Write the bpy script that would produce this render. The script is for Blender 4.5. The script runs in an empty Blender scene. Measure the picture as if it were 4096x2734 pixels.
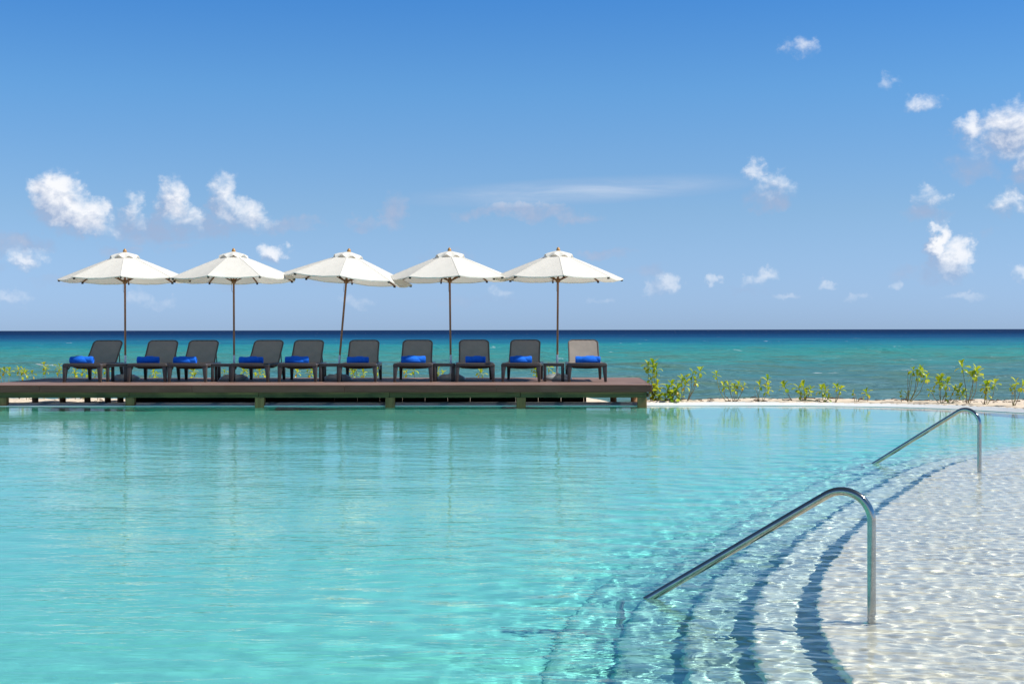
import bpy, bmesh, math, random
import numpy as np
from mathutils import Vector, Matrix

R = math.radians
rng = random.Random(7)
scene = bpy.context.scene
COL = scene.collection

# ------------------------------------------------------------------ camera
EYE = 1.263                                   # eye height over the pool water (water level is z = 0)
cam_d = bpy.data.cameras.new('camera')
cam_d.sensor_width = 36.0
cam_d.lens = 52.73
cam_d.clip_start = 0.05
cam_d.clip_end = 60000.0
cam = bpy.data.objects.new('camera', cam_d)
COL.objects.link(cam)
cam.location = (0, 0, EYE)
cam.rotation_euler = (Matrix.Rotation(R(90 - 0.46), 3, 'X') @ Matrix.Rotation(R(-0.10), 3, 'Z')).to_euler()
scene.camera = cam

# ------------------------------------------------------------------ sun and sky
SUN_EL, SUN_AZ = R(49), R(7)                   # sun stands to the right (+X), a little behind the photographer
s_dir = Vector((math.cos(SUN_EL) * math.cos(SUN_AZ), -math.cos(SUN_EL) * math.sin(SUN_AZ), math.sin(SUN_EL)))
sun_d = bpy.data.lights.new('sun', 'SUN')
sun_d.energy = 5.0
sun_d.angle = R(0.53)
sun_d.color = (1.0, 0.955, 0.88)
sun_d.cycles.is_caustics_light = True
sun = bpy.data.objects.new('sun', sun_d)
COL.objects.link(sun)
sun.rotation_euler = s_dir.to_track_quat('Z', 'Y').to_euler()

world = bpy.data.worlds.new('World')
scene.world = world
world.use_nodes = True
WT = world.node_tree
WT.nodes.clear()


class NT:
    """small helper for building node trees"""
    def __init__(self, tree):
        self.t = tree

    def n(self, kind, **kw):
        nd = self.t.nodes.new(kind)
        for k, v in kw.items():
            setattr(nd, k, v)
        return nd

    def link(self, a, b):
        self.t.links.new(a, b)

    def put(self, sock, val):
        if hasattr(val, 'is_output') or isinstance(val, bpy.types.NodeSocket):
            self.t.links.new(val, sock)
        else:
            sock.default_value = val

    def math(self, op, a, b=0.0, c=None, clamp=False):
        nd = self.n('ShaderNodeMath', operation=op, use_clamp=clamp)
        self.put(nd.inputs[0], a)
        if len(nd.inputs) > 1:
            self.put(nd.inputs[1], b)
        if c is not None:
            self.put(nd.inputs[2], c)
        return nd.outputs[0]

    def vmath(self, op, a, b=(0, 0, 0), c=None):
        nd = self.n('ShaderNodeVectorMath', operation=op)
        self.put(nd.inputs[0], a)
        self.put(nd.inputs[1], b)
        if c is not None:
            self.put(nd.inputs[2], c)
        return nd.outputs['Value'] if op in ('DOT_PRODUCT', 'LENGTH', 'DISTANCE') else nd.outputs[0]

    def noise(self, vec, scale=1.0, detail=4.0, rough=0.5, dist=0.0, lac=2.0):
        nd = self.n('ShaderNodeTexNoise')
        if vec is not None:
            self.put(nd.inputs['Vector'], vec)
        nd.inputs['Scale'].default_value = scale
        nd.inputs['Detail'].default_value = detail
        nd.inputs['Roughness'].default_value = rough
        nd.inputs['Distortion'].default_value = dist
        nd.inputs['Lacunarity'].default_value = lac
        return nd.outputs['Fac']

    def smooth(self, x, a, b, lo=0.0, hi=1.0):
        nd = self.n('ShaderNodeMapRange', interpolation_type='SMOOTHSTEP')
        self.put(nd.inputs['Value'], x)
        nd.inputs['From Min'].default_value = a
        nd.inputs['From Max'].default_value = b
        nd.inputs['To Min'].default_value = lo
        nd.inputs['To Max'].default_value = hi
        return nd.outputs[0]

    def mixc(self, f, a, b, mode='MIX'):
        nd = self.n('ShaderNodeMix', data_type='RGBA', blend_type=mode)
        self.put(nd.inputs[0], f)
        self.put(nd.inputs[6], a if isinstance(a, bpy.types.NodeSocket) else (*a, 1) if len(a) == 3 else a)
        self.put(nd.inputs[7], b if isinstance(b, bpy.types.NodeSocket) else (*b, 1) if len(b) == 3 else b)
        return nd.outputs[2]

    def ramp(self, x, stops, interp='LINEAR'):
        nd = self.n('ShaderNodeValToRGB')
        nd.color_ramp.interpolation = interp
        el = nd.color_ramp.elements
        while len(el) < len(stops):
            el.new(0.5)
        for e, (p, c) in zip(el, stops):
            e.position = p
            e.color = (*c, 1)
        self.put(nd.inputs[0], x)
        return nd.outputs[0]


SKY_TINT = [(0.0, (0.51, 0.725, 1.04)), (0.05, (0.41, 0.745, 1.18)), (0.10, (0.285, 0.775, 1.56)), (0.15, (0.15, 0.67, 1.82)), (0.30, (0.25, 0.66, 1.45)), (0.6, (0.38, 0.60, 1.0)), (1.0, (0.40, 0.60, 0.95))]


def build_world():
    w = NT(WT)
    out = w.n('ShaderNodeOutputWorld')
    sky = w.n('ShaderNodeTexSky', sky_type='NISHITA')
    sky.sun_disc = False
    sky.sun_elevation = SUN_EL
    sky.sun_rotation = R(90) + SUN_AZ
    sky.altitude = 0
    sky.air_density = 1.0
    sky.dust_density = 0.25
    sky.ozone_density = 3.0
    bg = w.n('ShaderNodeBackground')
    bg.inputs['Strength'].default_value = 0.105
    tc = w.n('ShaderNodeTexCoord')
    d = w.n('ShaderNodeSeparateXYZ')
    w.link(tc.outputs['Generated'], d.inputs[0])
    az = w.math('MULTIPLY', w.math('ARCTAN2', d.outputs[0], d.outputs[1]), 57.2958)      # degrees, 0 = out to sea
    el = w.math('MULTIPLY', w.math('ARCSINE', d.outputs[2]), 57.2958)
    # clean sea air, deep polarised blue: the sky model's light with its hue by height
    bw = w.n('ShaderNodeRGBToBW')
    w.link(sky.outputs[0], bw.inputs[0])
    tint = w.ramp(w.math('DIVIDE', el, 90.0, clamp=True), SKY_TINT)
    vm = w.n('ShaderNodeVectorMath', operation='SCALE')
    w.link(tint, vm.inputs[0])
    w.link(bw.outputs[0], vm.inputs['Scale'])
    w.link(vm.outputs[0], bg.inputs['Color'])
    cmb = w.n('ShaderNodeCombineXYZ')
    w.put(cmb.inputs[0], az)
    w.put(cmb.inputs[1], el)
    P = cmb.outputs[0]
    # domain warp so that cloud outlines billow
    wn = w.n('ShaderNodeTexNoise')
    w.link(P, wn.inputs['Vector'])
    wn.inputs['Scale'].default_value = 0.55
    wn.inputs['Detail'].default_value = 5
    wn.inputs['Roughness'].default_value = 0.6
    wv = w.vmath('SUBTRACT', wn.outputs['Color'], (0.5, 0.5, 0.5))
    PW = w.vmath('MULTIPLY_ADD', wv, (1.6, 1.2, 0), P)
    wn2 = w.n('ShaderNodeTexNoise')
    w.link(P, wn2.inputs['Vector'])
    wn2.inputs['Scale'].default_value = 1.9
    wn2.inputs['Detail'].default_value = 6
    wn2.inputs['Roughness'].default_value = 0.62
    PW = w.vmath('MULTIPLY_ADD', w.vmath('SUBTRACT', wn2.outputs['Color'], (0.5, 0.5, 0.5)), (1.15, 0.85, 0), PW)

    # every cloud: azimuth, elevation, half width, half height (degrees), weight
    white = [(-16.9, 4.75, 1.0, 1.0, 1.15), (-16.2, 4.15, 1.35, .75, 1.1), (-15.8, 3.75, 1.2, .4, .9), (-14.2, 4.55, .5, .7, .72), (-12.75, 4.75, .65, 1.0, .85), (-12.3, 4.1, .8, .5, .72),
             (-10.9, 4.8, .6, 1.0, .88), (-10.2, 4.35, 1.0, .6, .82), (-8.95, 2.95, .55, .38, .92),
             (9.9, 5.35, .8, .5, .68), (9.1, 5.85, .45, .4, .6), (18.7, 7.1, 1.4, 1.1, 1.05), (19.4, 6.0, 1.0, 1.1, .95), (17.0, 7.15, .65, .6, .82),
             (17.4, 6.5, .7, .5, .62), (15.2, 8.35, .7, .35, .55), (10.9, 10.45, .6, .42, .52), (14.0, 9.25, .5, .3, .42), (15.95, 3.2, .42, .8, 1.1), (16.5, 2.55, .75, .8, 1.08),
             (18.2, 4.6, .7, .5, .72), (15.6, 4.85, .8, .4, .55), (6.0, 1.75, .55, .42, .75), (5.5, 1.5, .6, .3, .6), (7.6, 1.8, .4, .25, .66), (9.6, 1.95, .6, .3, .72), (8.9, 1.75, .4, .25, .6), (12.0, 1.75, .4, .2, .64),
             (19.1, 2.05, .7, .32, .74), (14.3, 1.65, .35, .2, .56), (16.6, 1.2, .8, .18, .6), (-18.6, 1.2, .7, .3, .58), (-19.6, 1.15, .4, .3, .5), (-14.0, 1.25, .5, .35, .55), (-13.3, 1.05, .6, .25, .5), (-5.9, 1.15, .6, .22, .5),
             (-0.4, 1.45, .6, .25, .52), (-17.9, 2.6, .6, .4, .7), (10.4, 1.3, .5, .15, .5), (13.0, 1.2, .5, .15, .48), (3.3, 1.1, .6, .15, .45)]
    grey = [(-13.2, 3.75, 2.4, .6, .75), (-11.3, 3.85, 1.6, .5, .7), (-8.5, 4.05, 1.4, .35, .66), (-18.4, 3.1, 1.2, .4, .72), (-19.5, 2.3, 1.2, .4, .6), (-19.9, 3.7, .5, .25, .6), (-4.5, 4.6, .5, .8, .7),
            (-5.6, 4.15, .9, .28, .66), (.7, 4.55, 2.0, .38, .78), (-1.0, 4.4, 1.0, .25, .66), (2.3, 4.3, 1.2, .22, .66), (9.8, 4.85, .9, .45, .66), (15.4, 4.3, .9, .35, .66), (17.2, 6.0, 1.1, .6, .6),
            (-14.6, 2.9, .8, .25, .56), (-17.0, 1.75, 1.0, .3, .58), (-10.5, 1.75, 1.6, .25, .5), (-7.0, 2.0, 1.8, .3, .55), (-2.5, 2.75, 1.0, .3, .58), (3.6, 2.9, 1.3, .2, .6), (14.6, 2.1, .8, .4, .56), (15.9, 2.0, .7, .5, .7),
            (5.2, 2.15, .9, .35, .6), (0, 1.95, 2.0, .25, .52), (9.0, 1.45, 1.0, .2, .5), (-1.5, 1.15, 2.2, .2, .5), (-12.6, 3.0, 1.0, .2, .5), (17.6, 3.4, .4, .3, .4)]

    def field(lst, vec):
        acc = None
        for (a, e, rx, ry, wt) in lst:
            q = w.vmath('MULTIPLY_ADD', vec, (1 / (rx * 1.32), 1 / (ry * 1.32), 0), (-a / (rx * 1.32), -e / (ry * 1.32), 0))
            m = w.math('MULTIPLY_ADD', w.vmath('DOT_PRODUCT', q, q), -wt, wt)
            acc = m if acc is None else w.math('MAXIMUM', acc, m)
        return w.math('MAXIMUM', acc, 0.0)

    # the same kind of small fair-weather clouds all round the rest of the horizon
    far = w.smooth(w.math('ABSOLUTE', az), 22.0, 29.0)
    low = w.noise(w.vmath('MULTIPLY', P, (0.10, 0.22, 0)), 1.0, 1.0, 0.4)
    rest = w.math('MULTIPLY', w.math('MULTIPLY', w.smooth(low, 0.5, 0.72), far), w.smooth(el, 20.0, 9.0))
    W0 = field(white, PW)
    W = w.math('MAXIMUM', W0, rest)
    side = w.math('SUBTRACT', W0, field(white, w.vmath('ADD', PW, (0.28, 0.42, 0))))     # drops towards the sun = sunlit edge
    G = field(grey, PW)
    fb = w.noise(w.vmath('MULTIPLY', P, (1.0, 1.25, 0)), 1.15, 9.0, 0.62, 0.25)
    fb2 = w.noise(w.vmath('MULTIPLY_ADD', P, (1.0, 1.25, 0), (-0.16, -0.22, 0)), 1.15, 6.0, 0.6, 0.25)
    M = w.math('MAXIMUM', W, w.math('MULTIPLY', G, 1.05))
    dens = w.math('ADD', w.math('MULTIPLY', M, 1.05), w.math('MULTIPLY', w.math('SUBTRACT', fb, 0.5), 1.25))
    dens = w.math('MULTIPLY', w.smooth(dens, 0.12, 1.12), w.smooth(M, 0.02, 0.32))
    # high thin streak
    elt = w.math('SUBTRACT', el, w.math('MULTIPLY', az, 0.045))
    qa = w.math('MULTIPLY', w.math('SUBTRACT', az, 2.6), 1 / 7.5)
    qe = w.math('MULTIPLY', w.math('SUBTRACT', elt, 5.15), 1 / 0.58)
    strk = w.math('SUBTRACT', 1.0, w.math('ADD', w.math('MULTIPLY', qa, qa), w.math('MULTIPLY', qe, qe)), clamp=True)
    sn = w.noise(w.vmath('MULTIPLY', P, (0.25, 2.2, 0)), 1.0, 5.0, 0.6, 0.5)
    strk = w.math('MULTIPLY', strk, w.math('MULTIPLY', sn, 0.6))
    dens = w.math('MAXIMUM', w.math('MULTIPLY', dens, 0.93), strk)
    # sunny side up and to the right, lavender shade below
    lit = w.math('ADD', w.math('ADD', w.math('MULTIPLY', w.math('SUBTRACT', fb, fb2), 2.2), w.math('MULTIPLY', side, 1.5)), 0.40)
    wr = w.math('DIVIDE', W, w.math('ADD', w.math('ADD', W, w.math('MULTIPLY', G, 0.9)), 0.05))
    lit = w.math('MULTIPLY', lit, w.math('ADD', w.math('MULTIPLY', wr, 0.85), 0.12), clamp=True)
    lit = w.math('MAXIMUM', lit, w.math('MULTIPLY', strk, 1.6), clamp=True)
    ccol = w.mixc(lit, (0.31, 0.40, 0.58), (0.88, 0.88, 0.90))
    bgc = w.n('ShaderNodeBackground')
    bgc.inputs['Strength'].default_value = 1.0
    w.link(ccol, bgc.inputs['Color'])
    mx = w.n('ShaderNodeMixShader')
    w.put(mx.inputs[0], w.math('MULTIPLY', dens, w.smooth(el, 0.4, 3.4, 0.25, 1.0)))
    w.link(bg.outputs[0], mx.inputs[1])
    w.link(bgc.outputs[0], mx.inputs[2])
    w.link(mx.outputs[0], out.inputs['Surface'])


build_world()

# ------------------------------------------------------------------ picture and integrator
vs = scene.view_settings
scene.display_settings.display_device = 'sRGB'
vs.view_transform = 'Standard'
vs.look = 'None'
vs.exposure = 0.20
vs.gamma = 1.0
vs.use_curve_mapping = False
cy = scene.cycles
cy.use_denoising = True
try:
    cy.denoiser = 'OPENIMAGEDENOISE'
    cy.denoising_input_passes = 'RGB_ALBEDO_NORMAL'
    cy.denoising_prefilter = 'ACCURATE'
except Exception:
    pass
cy.max_bounces = 10
cy.diffuse_bounces = 5
cy.glossy_bounces = 4
cy.transmission_bounces = 8
cy.transparent_max_bounces = 12
cy.volume_bounces = 0
cy.caustics_refractive = True
cy.caustics_reflective = False
cy.sample_clamp_indirect = 6.0
cy.sample_clamp_direct = 0.0
cy.blur_glossy = 0.3
cy.use_adaptive_sampling = False


# ------------------------------------------------------------------ materials
def mat(name):
    m = bpy.data.materials.new(name)
    m.use_nodes = True
    m.node_tree.nodes.clear()
    t = NT(m.node_tree)
    out = t.n('ShaderNodeOutputMaterial')
    return m, t, out


def principled(t, out, rough=0.5, spec=0.5, metal=0.0):
    b = t.n('ShaderNodeBsdfPrincipled')
    b.inputs['Roughness'].default_value = rough
    b.inputs['Specular IOR Level'].default_value = spec
    b.inputs['Metallic'].default_value = metal
    t.link(b.outputs[0], out.inputs['Surface'])
    return b


def obj_vec(t, scale=(1, 1, 1)):
    tc = t.n('ShaderNodeTexCoord')
    return t.vmath('MULTIPLY', tc.outputs['Object'], scale)


def pos_vec(t, scale=(1, 1, 1)):
    g = t.n('ShaderNodeNewGeometry')
    return t.vmath('MULTIPLY', g.outputs['Position'], scale)


def bump(t, height, strength, dist, bsdf):
    b = t.n('ShaderNodeBump')
    b.inputs['Strength'].default_value = strength
    b.inputs['Distance'].default_value = dist
    t.put(b.inputs['Height'], height)
    t.link(b.outputs[0], bsdf.inputs['Normal'])
    return b


def simple(name, c1, c2, rough=0.5, spec=0.4, scale=(20, 20, 20), metal=0.0, bstr=0.0, bdist=0.002, detail=4.0, obj_rand=0.0):
    m, t, out = mat(name)
    b = principled(t, out, rough, spec, metal)
    v = obj_vec(t, scale)
    nz = t.noise(v, 1.0, detail, 0.6)
    f = t.smooth(nz, 0.3, 0.7)
    c = t.mixc(f, c1, c2)
    if obj_rand:
        oi = t.n('ShaderNodeObjectInfo')
        k = t.math('MULTIPLY_ADD', oi.outputs['Random'], obj_rand, 1 - obj_rand / 2)
        c = t.vmath('MULTIPLY', c, t_combine(t, k))
    t.link(c, b.inputs['Base Color'])
    r = t.math('MULTIPLY_ADD', nz, 0.2, rough - 0.1)
    t.link(r, b.inputs['Roughness'])
    if bstr:
        bump(t, nz, bstr, bdist, b)
    return m


def t_combine(t, k):
    c = t.n('ShaderNodeCombineXYZ')
    for i in range(3):
        t.put(c.inputs[i], k)
    return c.outputs[0]


def m_cloth(name, col, col2, transl, weave=900.0, see=0.0):
    m, t, out = mat(name)
    v = obj_vec(t)
    n1 = t.noise(t.vmath('MULTIPLY', v, (5, 5, 5)), 1.0, 5.0, 0.6)
    c = t.mixc(t.smooth(n1, 0.3, 0.75), col, col2)
    d = t.n('ShaderNodeBsdfPrincipled')
    d.inputs['Roughness'].default_value = 0.85
    d.inputs['Specular IOR Level'].default_value = 0.15
    t.link(c, d.inputs['Base Color'])
    fine = t.noise(t.vmath('MULTIPLY', v, (weave, weave, weave)), 1.0, 2.0, 0.5)
    wr = t.noise(t.vmath('MULTIPLY', v, (9, 9, 9)), 1.0, 3.0, 0.5)
    bump(t, t.math('MULTIPLY_ADD', wr, 6.0, fine), 0.35, 0.002, d)
    tr = t.n('ShaderNodeBsdfTranslucent')
    t.link(c, tr.inputs['Color'])
    mx = t.n('ShaderNodeMixShader')
    mx.inputs[0].default_value = transl
    t.link(d.outputs[0], mx.inputs[1])
    t.link(tr.outputs[0], mx.inputs[2])
    last = mx
    if see:
        tp = t.n('ShaderNodeBsdfTransparent')
        m2 = t.n('ShaderNodeMixShader')
        m2.inputs[0].default_value = see
        t.link(mx.outputs[0], m2.inputs[1])
        t.link(tp.outputs[0], m2.inputs[2])
        last = m2
    t.link(last.outputs[0], out.inputs['Surface'])
    return m


def m_wood(name, c1, c2, c3, rough=0.6, axis=0, grain=60.0, rand=0.2, spec=0.3):
    m, t, out = mat(name)
    b = principled(t, out, rough, spec)
    sc = [grain, grain, grain]
    sc[axis] = grain * 0.035
    v = obj_vec(t, tuple(sc))
    g = t.n('ShaderNodeObjectInfo')
    v = t.vmath('ADD', v, t.vmath('MULTIPLY', t_combine(t, g.outputs['Random']), (37, 91, 53)))
    n1 = t.noise(v, 1.0, 6.0, 0.62, 0.3)
    big = t.noise(obj_vec(t, (1.6, 2.5, 2.5)), 1.0, 3.0, 0.5)
    c = t.mixc(t.smooth(n1, 0.32, 0.7), c1, c2)
    c = t.mixc(t.math('MULTIPLY', t.smooth(big, 0.45, 0.75), 0.6), c, c3)
    k = t.math('MULTIPLY_ADD', g.outputs['Random'], rand, 1 - rand / 2)
    c = t.vmath('MULTIPLY', c, t_combine(t, k))
    t.link(c, b.inputs['Base Color'])
    bump(t, n1, 0.4, 0.003, b)
    return m


M = {}
M['canvas'] = m_cloth('canvas', (0.85, 0.825, 0.755), (0.81, 0.785, 0.715), 0.25)
M['sling'] = m_cloth('sling_fabric', (0.285, 0.245, 0.215), (0.25, 0.215, 0.19), 0.12, 1500.0, 0.05)
M['towel'] = m_cloth('towel_terry', (0.014, 0.165, 0.74), (0.010, 0.115, 0.58), 0.03, 500.0)
M['resin'] = simple('brown_resin', (0.078, 0.062, 0.053), (0.056, 0.045, 0.039), 0.38, 0.5, (40, 40, 40), 0.0, 0.15, 0.0006)
M['teak'] = m_wood('teak_pole', (0.36, 0.14, 0.042), (0.26, 0.095, 0.03), (0.40, 0.17, 0.055), 0.38, 2, 90.0, 0.1, 0.5)
M['finial'] = m_wood('pale_teak', (0.52, 0.27, 0.075), (0.40, 0.19, 0.05), (0.55, 0.3, 0.1), 0.4, 2, 70.0, 0.1, 0.5)
M['rib'] = m_wood('rib_wood', (0.27, 0.12, 0.05), (0.18, 0.075, 0.03), (0.3, 0.13, 0.05), 0.5, 0, 80.0, 0.1)
M['alu'] = simple('brushed_aluminium', (0.68, 0.68, 0.69), (0.58, 0.58, 0.6), 0.32, 0.5, (200, 200, 10), 1.0)
M['base_grey'] = simple('grey_plastic', (0.36, 0.39, 0.40), (0.30, 0.33, 0.34), 0.4, 0.45, (14, 14, 14))
M['black'] = simple('black_rubber', (0.02, 0.02, 0.02), (0.03, 0.03, 0.03), 0.6, 0.3)
M['white_tag'] = simple('white_plastic', (0.75, 0.75, 0.74), (0.7, 0.7, 0.69), 0.5, 0.4)
M['deck'] = m_wood('deck_boards', (0.245, 0.155, 0.125), (0.19, 0.118, 0.095), (0.30, 0.215, 0.18), 0.62, 0, 55.0, 0.22)
M['fascia'] = m_wood('deck_fascia', (0.20, 0.074, 0.050), (0.145, 0.055, 0.038), (0.22, 0.098, 0.07), 0.6, 0, 45.0, 0.16)
M['treated'] = m_wood('treated_timber', (0.22, 0.14, 0.055), (0.11, 0.075, 0.033), (0.025, 0.023, 0.015), 0.75, 0, 16.0, 0.35)
M['post'] = m_wood('post_timber', (0.46, 0.21, 0.085), (0.31, 0.14, 0.056), (0.18, 0.095, 0.042), 0.75, 2, 22.0, 0.25)
M['log'] = m_wood('log_timber', (0.30, 0.18, 0.09), (0.19, 0.11, 0.055), (0.16, 0.1, 0.06), 0.8, 2, 30.0, 0.25)
M['dark_ply'] = m_wood('dark_panel', (0.02, 0.017, 0.015), (0.012, 0.01, 0.009), (0.03, 0.025, 0.02), 0.8, 0, 20.0)
M['grate'] = simple('grate_plastic', (0.80, 0.81, 0.80), (0.74, 0.75, 0.74), 0.4, 0.4, (8, 8, 8))
M['gutter'] = simple('gutter', (0.30, 0.33, 0.35), (0.24, 0.27, 0.29), 0.6, 0.3, (6, 6, 6))
M['stem'] = simple('stem', (0.30, 0.30, 0.08), (0.24, 0.19, 0.09), 0.6, 0.3, (30, 30, 12))
M['twig'] = simple('twig', (0.30, 0.21, 0.13), (0.20, 0.14, 0.09), 0.7, 0.2, (30, 30, 12))
M['weed'] = simple('dry_seaweed', (0.13, 0.08, 0.05), (0.07, 0.045, 0.03), 0.9, 0.1, (40, 40, 40))

# polished steel
m, t, out = mat('polished_steel')
b = principled(t, out, 0.10, 0.5, 1.0)
v = obj_vec(t)
n1 = t.noise(t.vmath('MULTIPLY', v, (14, 14, 14)), 1.0, 6.0, 0.65)
t.link(t.mixc(t.smooth(n1, 0.35, 0.7), (0.47, 0.455, 0.42), (0.38, 0.365, 0.335)), b.inputs['Base Color'])
t.link(t.smooth(n1, 0.3, 0.75, 0.06, 0.2), b.inputs['Roughness'])
M['steel'] = m


def m_leaf(name, c1, c2):
    m, t, out = mat(name)
    oi = t.n('ShaderNodeObjectInfo')
    c = t.mixc(oi.outputs['Random'], c1, c2)
    d = t.n('ShaderNodeBsdfPrincipled')
    d.inputs['Roughness'].default_value = 0.36
    d.inputs['Specular IOR Level'].default_value = 0.5
    t.link(c, d.inputs['Base Color'])
    tr = t.n('ShaderNodeBsdfTranslucent')
    t.link(t.mixc(1.0, c, (1.25, 1.2, 0.35), 'MULTIPLY'), tr.inputs['Color'])
    mx = t.n('ShaderNodeMixShader')
    mx.inputs[0].default_value = 0.38
    t.link(d.outputs[0], mx.inputs[1])
    t.link(tr.outputs[0], mx.inputs[2])
    t.link(mx.outputs[0], out.inputs['Surface'])
    return m


M['leaf'] = m_leaf('fresh_leaf', (0.20, 0.34, 0.022), (0.52, 0.56, 0.035))
M['leaf_old'] = m_leaf('yellow_leaf', (0.5, 0.42, 0.03), (0.55, 0.33, 0.03))

# sand
m, t, out = mat('beach_sand')
b = principled(t, out, 0.95, 0.1)
v = pos_vec(t)
n1 = t.noise(t.vmath('MULTIPLY', v, (1.1, 1.1, 1)), 1.0, 6.0, 0.6)
n2 = t.noise(t.vmath('MULTIPLY', v, (24, 24, 24)), 1.0, 5.0, 0.7)
c = t.mixc(t.smooth(n1, 0.3, 0.7), (0.72, 0.61, 0.485), (0.66, 0.55, 0.43))
c = t.mixc(t.smooth(n2, 0.62, 0.72), c, (0.36, 0.27, 0.19))
t.link(c, b.inputs['Base Color'])
bump(t, t.math('ADD', n2, t.math('MULTIPLY', t.noise(t.vmath('MULTIPLY', v, (5, 5, 5)), 1.0, 4.0, 0.6), 3.0)), 0.9, 0.02, b)
M['sand'] = m

# white pool plaster with fine mosaic
m, t, out = mat('pool_plaster')
b = principled(t, out, 0.7, 0.2)
v = pos_vec(t)
n1 = t.noise(t.vmath('MULTIPLY', v, (2.5, 2.5, 2.5)), 1.0, 6.0, 0.6)
n2 = t.noise(t.vmath('MULTIPLY', v, (60, 60, 60)), 1.0, 3.0, 0.6)
c = t.mixc(t.smooth(n1, 0.3, 0.7), (0.80, 0.79, 0.74), (0.74, 0.735, 0.69))
c = t.mixc(t.smooth(n2, 0.55, 0.75), c, (0.66, 0.66, 0.62))
t.link(c, b.inputs['Base Color'])
M['plaster'] = m


def m_tile(name, c1, c2):
    m, t, out = mat(name)
    b = principled(t, out, 0.6, 0.2)
    v = pos_vec(t)
    n1 = t.noise(t.vmath('MULTIPLY', v, (2.5, 2.5, 2.5)), 1.0, 6.0, 0.6)
    n2 = t.noise(t.vmath('MULTIPLY', v, (50, 50, 50)), 1.0, 3.0, 0.6)
    c = t.mixc(t.smooth(t.math('ADD', t.math('MULTIPLY', n1, 0.5), t.math('MULTIPLY', n2, 0.5)), 0.35, 0.65), c1, c2)
    t.link(c, b.inputs['Base Color'])
    return m


# pool tiles from white to aqua: water absorption by depth painted into base colour
TILE_WATER_TINT = [(0.92, 0.915, 0.73), (0.74, 0.88, 0.75), (0.54, 0.88, 0.74), (0.38, 0.88, 0.73), (0.27, 0.88, 0.72), (0.28, 0.88, 0.72), (0.24, 0.88, 0.72), (0.22, 0.88, 0.725)]
for k, c in enumerate(TILE_WATER_TINT):
    M['tile%d' % k] = m_tile('mosaic_water_tint_%d' % k, c, tuple(x * 0.94 for x in c))

# pool water: clear, colourless refracting body; its depth tint is painted on the pool tiles
m, t, out = mat('pool_water')
g = t.n('ShaderNodeBsdfGlass')
g.inputs['IOR'].default_value = 1.333
g.inputs['Roughness'].default_value = 0.0
g.inputs['Color'].default_value = (1, 1, 1, 1)
wp = pos_vec(t)
spw = t.n('ShaderNodeSeparateXYZ')
t.link(wp, spw.inputs[0])
fadeb = t.smooth(spw.outputs[1], 22.5, 17.0, 0.22, 1.0)          # sheltered by the deck
r1 = t.noise(t.vmath('MULTIPLY', wp, (2.6, 7.5, 0)), 1.0, 3.0, 0.5, 0.6)
r3 = t.noise(t.vmath('MULTIPLY', wp, (6.5, 17.0, 0)), 1.0, 2.0, 0.5, 0.4)
r1 = t.math('MULTIPLY_ADD', r3, 0.36, r1)
r2 = t.noise(t.vmath('MULTIPLY', wp, (0.5, 0.8, 0)), 1.0, 2.0, 0.5)
bp = t.n('ShaderNodeBump')
bp.inputs['Strength'].default_value = 1.0
bp.inputs['Distance'].default_value = 0.009
t.put(bp.inputs['Height'], t.math('MULTIPLY', t.math('MULTIPLY', r1, t.smooth(r2, 0.3, 0.65, 0.35, 1.0)), fadeb))
t.link(bp.outputs[0], g.inputs['Normal'])
t.link(g.outputs[0], out.inputs['Surface'])
M['water'] = m

# sea
m, t, out = mat('sea_water')
v = pos_vec(t)
sp = t.n('ShaderNodeSeparateXYZ')
t.link(v, sp.inputs[0])
wob = t.noise(t.vmath('MULTIPLY', v, (0.010, 0.028, 0)), 1.0, 4.0, 0.6, 0.6)
wob2 = t.noise(t.vmath('MULTIPLY', v, (0.05, 0.30, 0)), 1.0, 4.0, 0.6, 0.3)
lg = t.math('LOGARITHM', t.math('MAXIMUM', sp.outputs[1], 20.0), 10.0)
x = t.math('MULTIPLY', t.math('SUBTRACT', lg, 1.6), 1 / 1.8)                     # 40 m .. 2500 m
x = t.math('ADD', x, t.math('MULTIPLY', t.math('SUBTRACT', wob, 0.5), 0.22))
x = t.math('ADD', x, t.math('MULTIPLY', t.math('SUBTRACT', wob2, 0.5), 0.10))
col = t.ramp(x, [(0.00, (0.11, 0.22, 0.24)), (0.10, (0.09, 0.22, 0.25)), (0.19, (0.06, 0.235, 0.26)), (0.27, (0.045, 0.29, 0.275)),
                 (0.36, (0.022, 0.26, 0.29)), (0.46, (0.010, 0.16, 0.26)), (0.58, (0.004, 0.065, 0.175)), (0.76, (0.002, 0.024, 0.09)), (1.0, (0.0015, 0.016, 0.065))])
mot = t.noise(t.vmath('MULTIPLY', v, (0.22, 1.1, 0)), 1.0, 5.0, 0.65, 0.5)
col = t.mixc(t.math('MULTIPLY', t.smooth(mot, 0.42, 0.68), t.smooth(sp.outputs[1], 260.0, 60.0)), col, (0.09, 0.185, 0.14))
foam_n = t.noise(t.vmath('MULTIPLY', v, (0.16, 0.42, 0)), 1.0, 7.0, 0.72)
foam = t.math('MULTIPLY', t.smooth(foam_n, 0.66, 0.685), t.smooth(sp.outputs[1], 45.0, 80.0))
col = t.mixc(foam, col, (0.8, 0.82, 0.83))
wv1 = t.noise(t.vmath('MULTIPLY', v, (0.9, 2.6, 0)), 1.0, 5.0, 0.62, 0.4)
wv2 = t.noise(t.vmath('MULTIPLY', v, (0.10, 0.42, 0)), 1.0, 5.0, 0.6, 0.3)
hgt = t.math('MULTIPLY_ADD', wv2, 4.0, wv1)
bp = t.n('ShaderNodeBump')
bp.inputs['Strength'].default_value = 1.0
bp.inputs['Distance'].default_value = 0.35
t.put(bp.inputs['Height'], hgt)
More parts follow.
